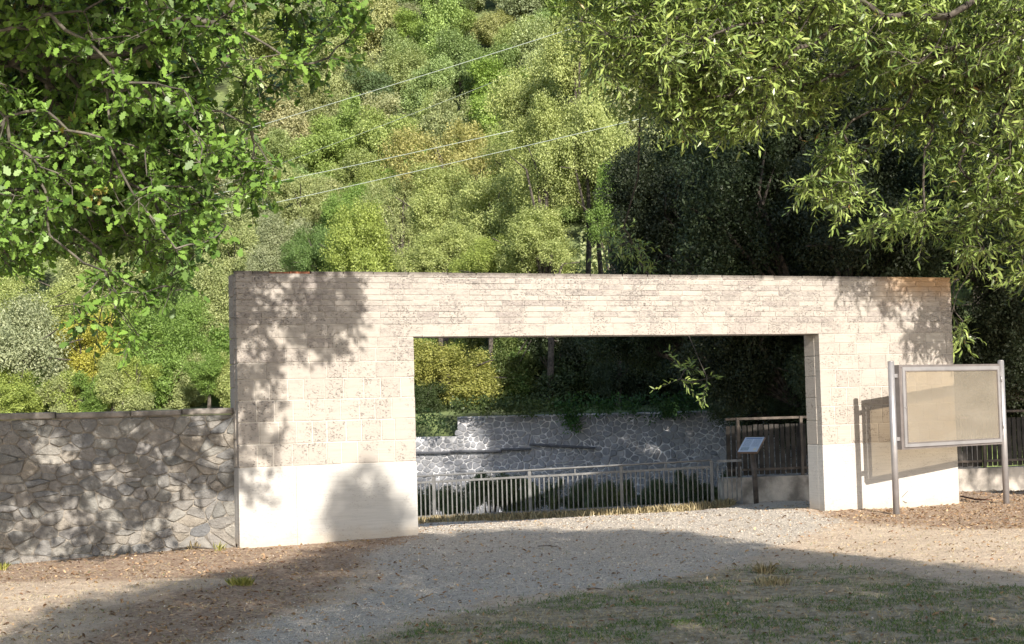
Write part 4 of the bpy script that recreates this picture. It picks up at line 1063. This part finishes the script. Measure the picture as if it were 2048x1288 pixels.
for (x, y, sp) in pts:
    k = int(np.searchsorted(kp, r.random()*0.999*kp[-1])); col, lab, _ = KINDS[k]
    R0 = sp*r.uniform(0.56, 0.86); g = hill(x, y); h = R0*r.uniform(0.9, 1.3)
    root = empty('hillside_tree', (x, y, g), lab, 'tree', ['olive green', 'grey-green', 'fresh green', 'pale dry', 'dark evergreen'][k]+' trees of the hillside wood')
    j = r.uniform(0.8, 1.22)
    o = bpy.data.objects.new('crown', variants[r.integers(0, 6)][0]); COL.objects.link(o); o.parent = root; o.location = (0, 0, h)
    o.scale = (R0, R0, R0*r.uniform(0.9, 1.25)); o.rotation_euler = (r.normal()*0.15, r.normal()*0.15, r.uniform(0, 6.28)); o.color = (col[0]*j*r.uniform(.92, 1.1), col[1]*j, col[2]*j*r.uniform(.8, 1.2), 1)
    o2 = bpy.data.objects.new('trunk', me_tr); COL.objects.link(o2); o2.parent = root; o2.location = (0, 0, h*0.6); o2.scale = (R0, R0, R0)
print('HILL', len(pts), 'in view', sum(1 for p in pts if p[2] < 5))

# ================================================================ POWER CABLES
for k, (a, b_, lab, da, db) in enumerate([((430, 281), (1330, -4), 'highest power cable crossing the hillside', 44, 40), ((480, 381), (1165, 228), 'middle power cable ending against the light green tree', 44, 41),
                              ((520, 415), (1420, 203), 'lowest power cable running into the right-hand crown', 44, 40), ((640, 300), (1120, 110), 'thin faint power cable between the two upper cables', 70, 66)]):
    P, Q = aty(*a, da), aty(*b_, db); d = Q-P; P = P-d*0.6; Q = Q+d*1.0; L = np.linalg.norm(Q-P)
    pts_ = [P+(Q-P)*t_-ZUP*(4*t_*(1-t_))*0.25 for t_ in np.linspace(0, 1, 25)]; pts_ = [q+ZUP*0.22 for q in pts_]
    if k == 1: pts_ = pts_[:-11]
    b = MB(); b.tube(pts_, 0.0075 if k < 3 else 0.006, 6); o = b.build('power_cable', M_wire, None, True); tag(o, lab, 'cable')

# ================================================================ GROUND COVER
r = np.random.default_rng(31)
def scatter(n, y0, y1, pw=1.6):
    y = y0+(y1-y0)*r.random(n)**pw; x = r.uniform(-0.355, 0.345, n)*y; return x, y
def on_ok(x, y):
    d = (x-GO[0])*GN[0]+(y-GO[1])*GN[1]; u_ = (x-GO[0])*GD[0]+(y-GO[1])*GD[1]
    wall = (d > -0.03) & (d < GT+0.02) & (((u_ > -0.05) & (u_ < U1)) | ((u_ > U2) & (u_ < GW)))
    sd = (x-SA[0])*SN[0]+(y-SA[1])*SN[1]; beh = (sd > -0.06) & (x < -3.3)
    e_ = (x-RA[0])*RNor[0]+(y-RA[1])*RNor[1]
    return ~wall & ~beh & (e_ < 0.6)
# gravel
OCT = np.array([(1, 0, 0), (0, 1, 0), (-1, 0, 0), (0, -1, 0), (0, 0, .7), (0, 0, -.5)], float)
OF = np.array([(0, 1, 4), (1, 2, 4), (2, 3, 4), (3, 0, 4), (1, 0, 5), (2, 1, 5), (3, 2, 5), (0, 3, 5)])
x, y = scatter(90000, 9.4, 31); gr, gs, lt = zone(x, y)
k = (r.random(len(x)) < np.clip(gr*1.0+0.05, 0, 1)) & on_ok(x, y); x, y = x[k], y[k]; k = slice(0, 24000); x, y = x[k], y[k]
n = len(x); s = r.uniform(0.003, 0.0095, n)*(1+0.5*(r.random(n) < .06))*(0.8+y/40)
ang = r.uniform(0, 6.28, n); jit = r.uniform(0.6, 1.3, (n, 6, 3)); T = OCT[None]*jit
ca, sa = np.cos(ang)[:, None], np.sin(ang)[:, None]
V = np.stack([T[:, :, 0]*ca-T[:, :, 1]*sa, T[:, :, 0]*sa+T[:, :, 1]*ca, T[:, :, 2]], 2)*s[:, None, None]+np.stack([x, y, gz(x, y)+s*0.25], 1)[:, None]
Fq = (np.arange(n)*6)[:, None, None]+OF[None]
M_peb = leaf_mat('gravel_stone', (0.24, 0.215, 0.19), (0.64, 0.58, 0.50), 0.0, 0.9, False, 0.2)
o = link('gravel', mesh_np('gravel', V.reshape(-1, 3), [Fq.reshape(-1, 3)], {'tint': np.repeat(r.random(n), 8)}), M_peb); tag(o, 'loose pale gravel on the path to the gateway', 'gravel', kind='stuff')
# fallen leaves
x, y = scatter(110000, 9.4, 31, 1.2); gr, gs, lt = zone(x, y)
k = (r.random(len(x)) < np.clip(lt*0.30*(0.4+1.2*(x > 3))+0.06, 0, 1)) & on_ok(x, y); x, y = x[k][:24000], y[k][:24000]; n = len(x)
P = np.stack([x, y, gz(x, y)+0.006], 1); ti = r.random(n)
Nn = unit(np.stack([r.normal(size=n)*.35, r.normal(size=n)*.35, np.ones(n)], 1)); D = unit(np.cross(Nn, r.normal(size=(n, 3))))
o = link('fallen_leaves', leaves_mesh('fallen_leaves', LANCE*[1, 1.7, 2.2], P, D, Nn, r.uniform(0.025, 0.065, n), ti), leaf_mat('dead_leaf', (0.20, 0.10, 0.05), (0.62, 0.44, 0.27), 0.15, 0.7, False, 0.3)); tag(o, 'brown fallen leaves strewn beside the walls', 'leaves', kind='stuff')
# grass: dry straw and green tufts
def grass(name, n, weight, hmin, hmax, w, mat, label, tuft=None, y1=19.0, pw=1.5, lean=0.6):
    x, y = scatter(n, 9.4, y1, pw); gr, gs, lt = zone(x, y)
    tn = npnoise(x, y, 2.6, 8)*0.6+npnoise(x, y, 7.5, 9)*0.4
    k = (r.random(n) < weight(gr, gs, lt, tn)) & on_ok(x, y); x, y = x[k], y[k]; m_ = len(x)
    P = np.stack([x, y, gz(x, y)-0.004], 1); D = unit(np.stack([r.normal(size=m_)*lean, r.normal(size=m_)*lean, np.abs(r.normal(size=m_)*.4)+0.6], 1))
    Nn = unit(r.normal(size=(m_, 3))+[0, -0.6, 0]); S = r.uniform(hmin, hmax, m_)
    x_ = unit(D); z_ = unit(Nn-x_*np.sum(Nn*x_, 1, keepdims=True)); y_ = np.cross(z_, x_); ww = (w*r.uniform(.6, 1.4, m_))[:, None]
    bend = unit(r.normal(size=(m_, 3))*[1, 1, 0.1])*(S*0.35)[:, None]
    V = np.stack([P-y_*ww, P+y_*ww, P+x_*(S*.55)[:, None]+y_*ww*.7+bend*.3, P+x_*(S*.9)[:, None]+bend, P+x_*(S*.55)[:, None]-y_*ww*.7+bend*.3], 1)
    me = mesh_np(name, V.reshape(-1, 3), [np.arange(m_*5).reshape(m_, 5)], {'tint': r.random(m_)}); o = link(name, me, mat); tag(o, label, 'grass', kind='stuff'); print(name, m_)
M_green = leaf_mat('green_grass', (0.06, 0.11, 0.03), (0.17, 0.24, 0.075), 0.25, 0.6, False, 0.2)
M_straw = leaf_mat('straw', (0.28, 0.22, 0.12), (0.60, 0.51, 0.33), 0.2, 0.7, False, 0.2)
grass('green_grass', 160000, lambda g, s, l, t: np.clip(s*(0.03+1.4*np.clip((t-0.47)*6, 0, 1)), 0, .95)+0.004, 0.012, 0.048, 0.0026, M_green, 'short green grass growing in the shaded foreground')
grass('dry_grass', 170000, lambda g, s, l, t: np.clip(0.34+0.28*s-0.24*g-0.10*l, 0.03, 1)*np.clip(1.6-2*t, .25, 1.3), 0.012, 0.05, 0.0020, M_straw, 'dry straw-coloured grass scattered over the ground', y1=24, lean=1.1)
# tufts along the bank edge and at single spots
def tuft(name, px, py, label, n, hgt, spread, mat, cat='grass tuft'):
    c = hit(px, py); root_r = np.random.default_rng(int(px)); m_ = n
    a = root_r.uniform(0, 6.28, m_); rr = spread*root_r.random(m_)**.7; P = np.stack([c[0]+np.cos(a)*rr, c[1]+np.sin(a)*rr, np.zeros(m_)], 1); P[:, 2] = gz(P[:, 0], P[:, 1])
    D = unit(np.stack([np.cos(a)*.5, np.sin(a)*.5, np.ones(m_)], 1)+root_r.normal(size=(m_, 3))*.25); S = hgt*root_r.uniform(.5, 1.1, m_)
    Nn = unit(root_r.normal(size=(m_, 3))+[0, -1, .3]); T = np.array([(0, .035, 0), (0, -.035, 0), (.6, -.03, .03), (1, 0, -.08), (.6, .03, .03)])
    o = link(name, leaves_mesh(name, T, P, D, Nn, S, root_r.random(m_)), mat); tag(o, label, cat)
M_ytuft = leaf_mat('yellow_grass', (0.28, 0.30, 0.06), (0.50, 0.48, 0.16), 0.25, 0.6, False, 0.2)
tuft('grass_tuft', 482, 1166, 'yellow-green grass tuft in the tree shade left of the path', 160, 0.10, 0.10, M_ytuft)
tuft('grass_tuft', 1528, 1140, 'upright straw tuft at the top edge of the green grass', 90, 0.12, 0.07, M_straw)
tuft('grass_tuft', 1545, 1166, 'flattened pale straw patch in the green grass', 200, 0.07, 0.15, M_straw)
tuft('grass_tuft', 4, 1136, 'small yellow-green weed below the left end of the rubble wall', 60, 0.10, 0.05, M_ytuft)
for k, (px, py, lab) in enumerate([(330, 1092, 'thin dry weed at the rubble wall foot, left'), (352, 1090, 'pale weed stalks at the rubble wall foot, middle'), (388, 1096, 'dry weed clump near the gate at the rubble wall foot'), (440, 1098, 'weed clump in the corner of rubble wall and gateway')]):
    tuft('weed', px, py, lab, 26, 0.11, 0.06, M_ytuft if k % 2 else M_straw, 'weed')
# verge along the railing
n = 22000; s = r.uniform(-5, Lr+0.35, n); e_ = r.normal(size=n)*0.22-0.22; x = RA[0]+RDir[0]*s+RNor[0]*e_; y = RA[1]+RDir[1]*s+RNor[1]*e_
P = np.stack([x, y, gz(x, y)], 1); D = unit(r.normal(size=(n, 3))*.45+ZUP)
T = np.array([(0, .05, 0), (0, -.05, 0), (.6, -.04, .03), (1, 0, -.08), (.6, .04, .03)])
o = link('verge_grass', leaves_mesh('verge_grass', T, P, D, unit(r.normal(size=(n, 3))+[0, -1, 0]), r.uniform(.04, .16, n), r.random(n)), M_straw); tag(o, 'dry grass verge along the foot of the railing', 'grass', kind='stuff')
# kerb under the railing
b = MB(); P0_, P1_ = RA3(-5), RA3(Lr); o3 = np.array([-RNor[0], -RNor[1], 0])
b.box(P0_+o3*0.62-ZUP*0.12, P1_-P0_, o3*0.08, ZUP*0.15); tag(b.build('kerb', M_slab), 'low pale kerb along the path edge before the railing', 'kerb')
# roots and sticks
def stick(name, pts, rad, label, mat=M_twig, cat='stick'):
    P = []
    for px, py in pts:
        h_ = hit(px, py); P.append(h_+ZUP*rad*0.8)
    b = MB(); b.tube(P, [rad]*(len(P)-1)+[rad*.4], 6); tag(b.build(name, mat, None, True), label, cat)
M_root = simple('reddish_root', (0.12, 0.05, 0.03), 0.9, var=0.3, scale=10)
stick('fallen_branch', [(1915, 947), (1945, 945), (1985, 949), (2030, 944), (2075, 948)], 0.045, 'long reddish fallen branch on the leaf litter behind the gate', M_root, 'branch')
stick('fallen_branch', [(1920, 940), (1960, 941), (2000, 938), (2060, 941)], 0.035, 'fallen branch furthest back right of the gate', M_root, 'branch')
stick('fallen_branch', [(1922, 994), (1950, 1000), (1985, 1001)], 0.014, 'thin crooked branch beside the corner of the gate', M_root, 'branch')
stick('stick', [(1174, 1179), (1190, 1178), (1206, 1180)], 0.008, 'short dark stick on the gravel path', M_bark)
stick('stick', [(345, 1101), (385, 1096), (430, 1100)], 0.014, 'dark branch lying at the rubble wall foot', M_bark)
stick('stick', [(1075, 1093), (1100, 1092), (1122, 1096)], 0.006, 'thin twig on the middle of the path', M_bark)
c = gp(9.55, -0.03, 0.04)
b = MB(); b.tube([c, c+[-0.10, 0, 0.05], c+[0.02, -0.01, 0.17]], [0.005, 0.004, 0.003], 5); tag(b.build('twig', M_bark), 'small forked twig leaning on the right pier foot', 'twig')
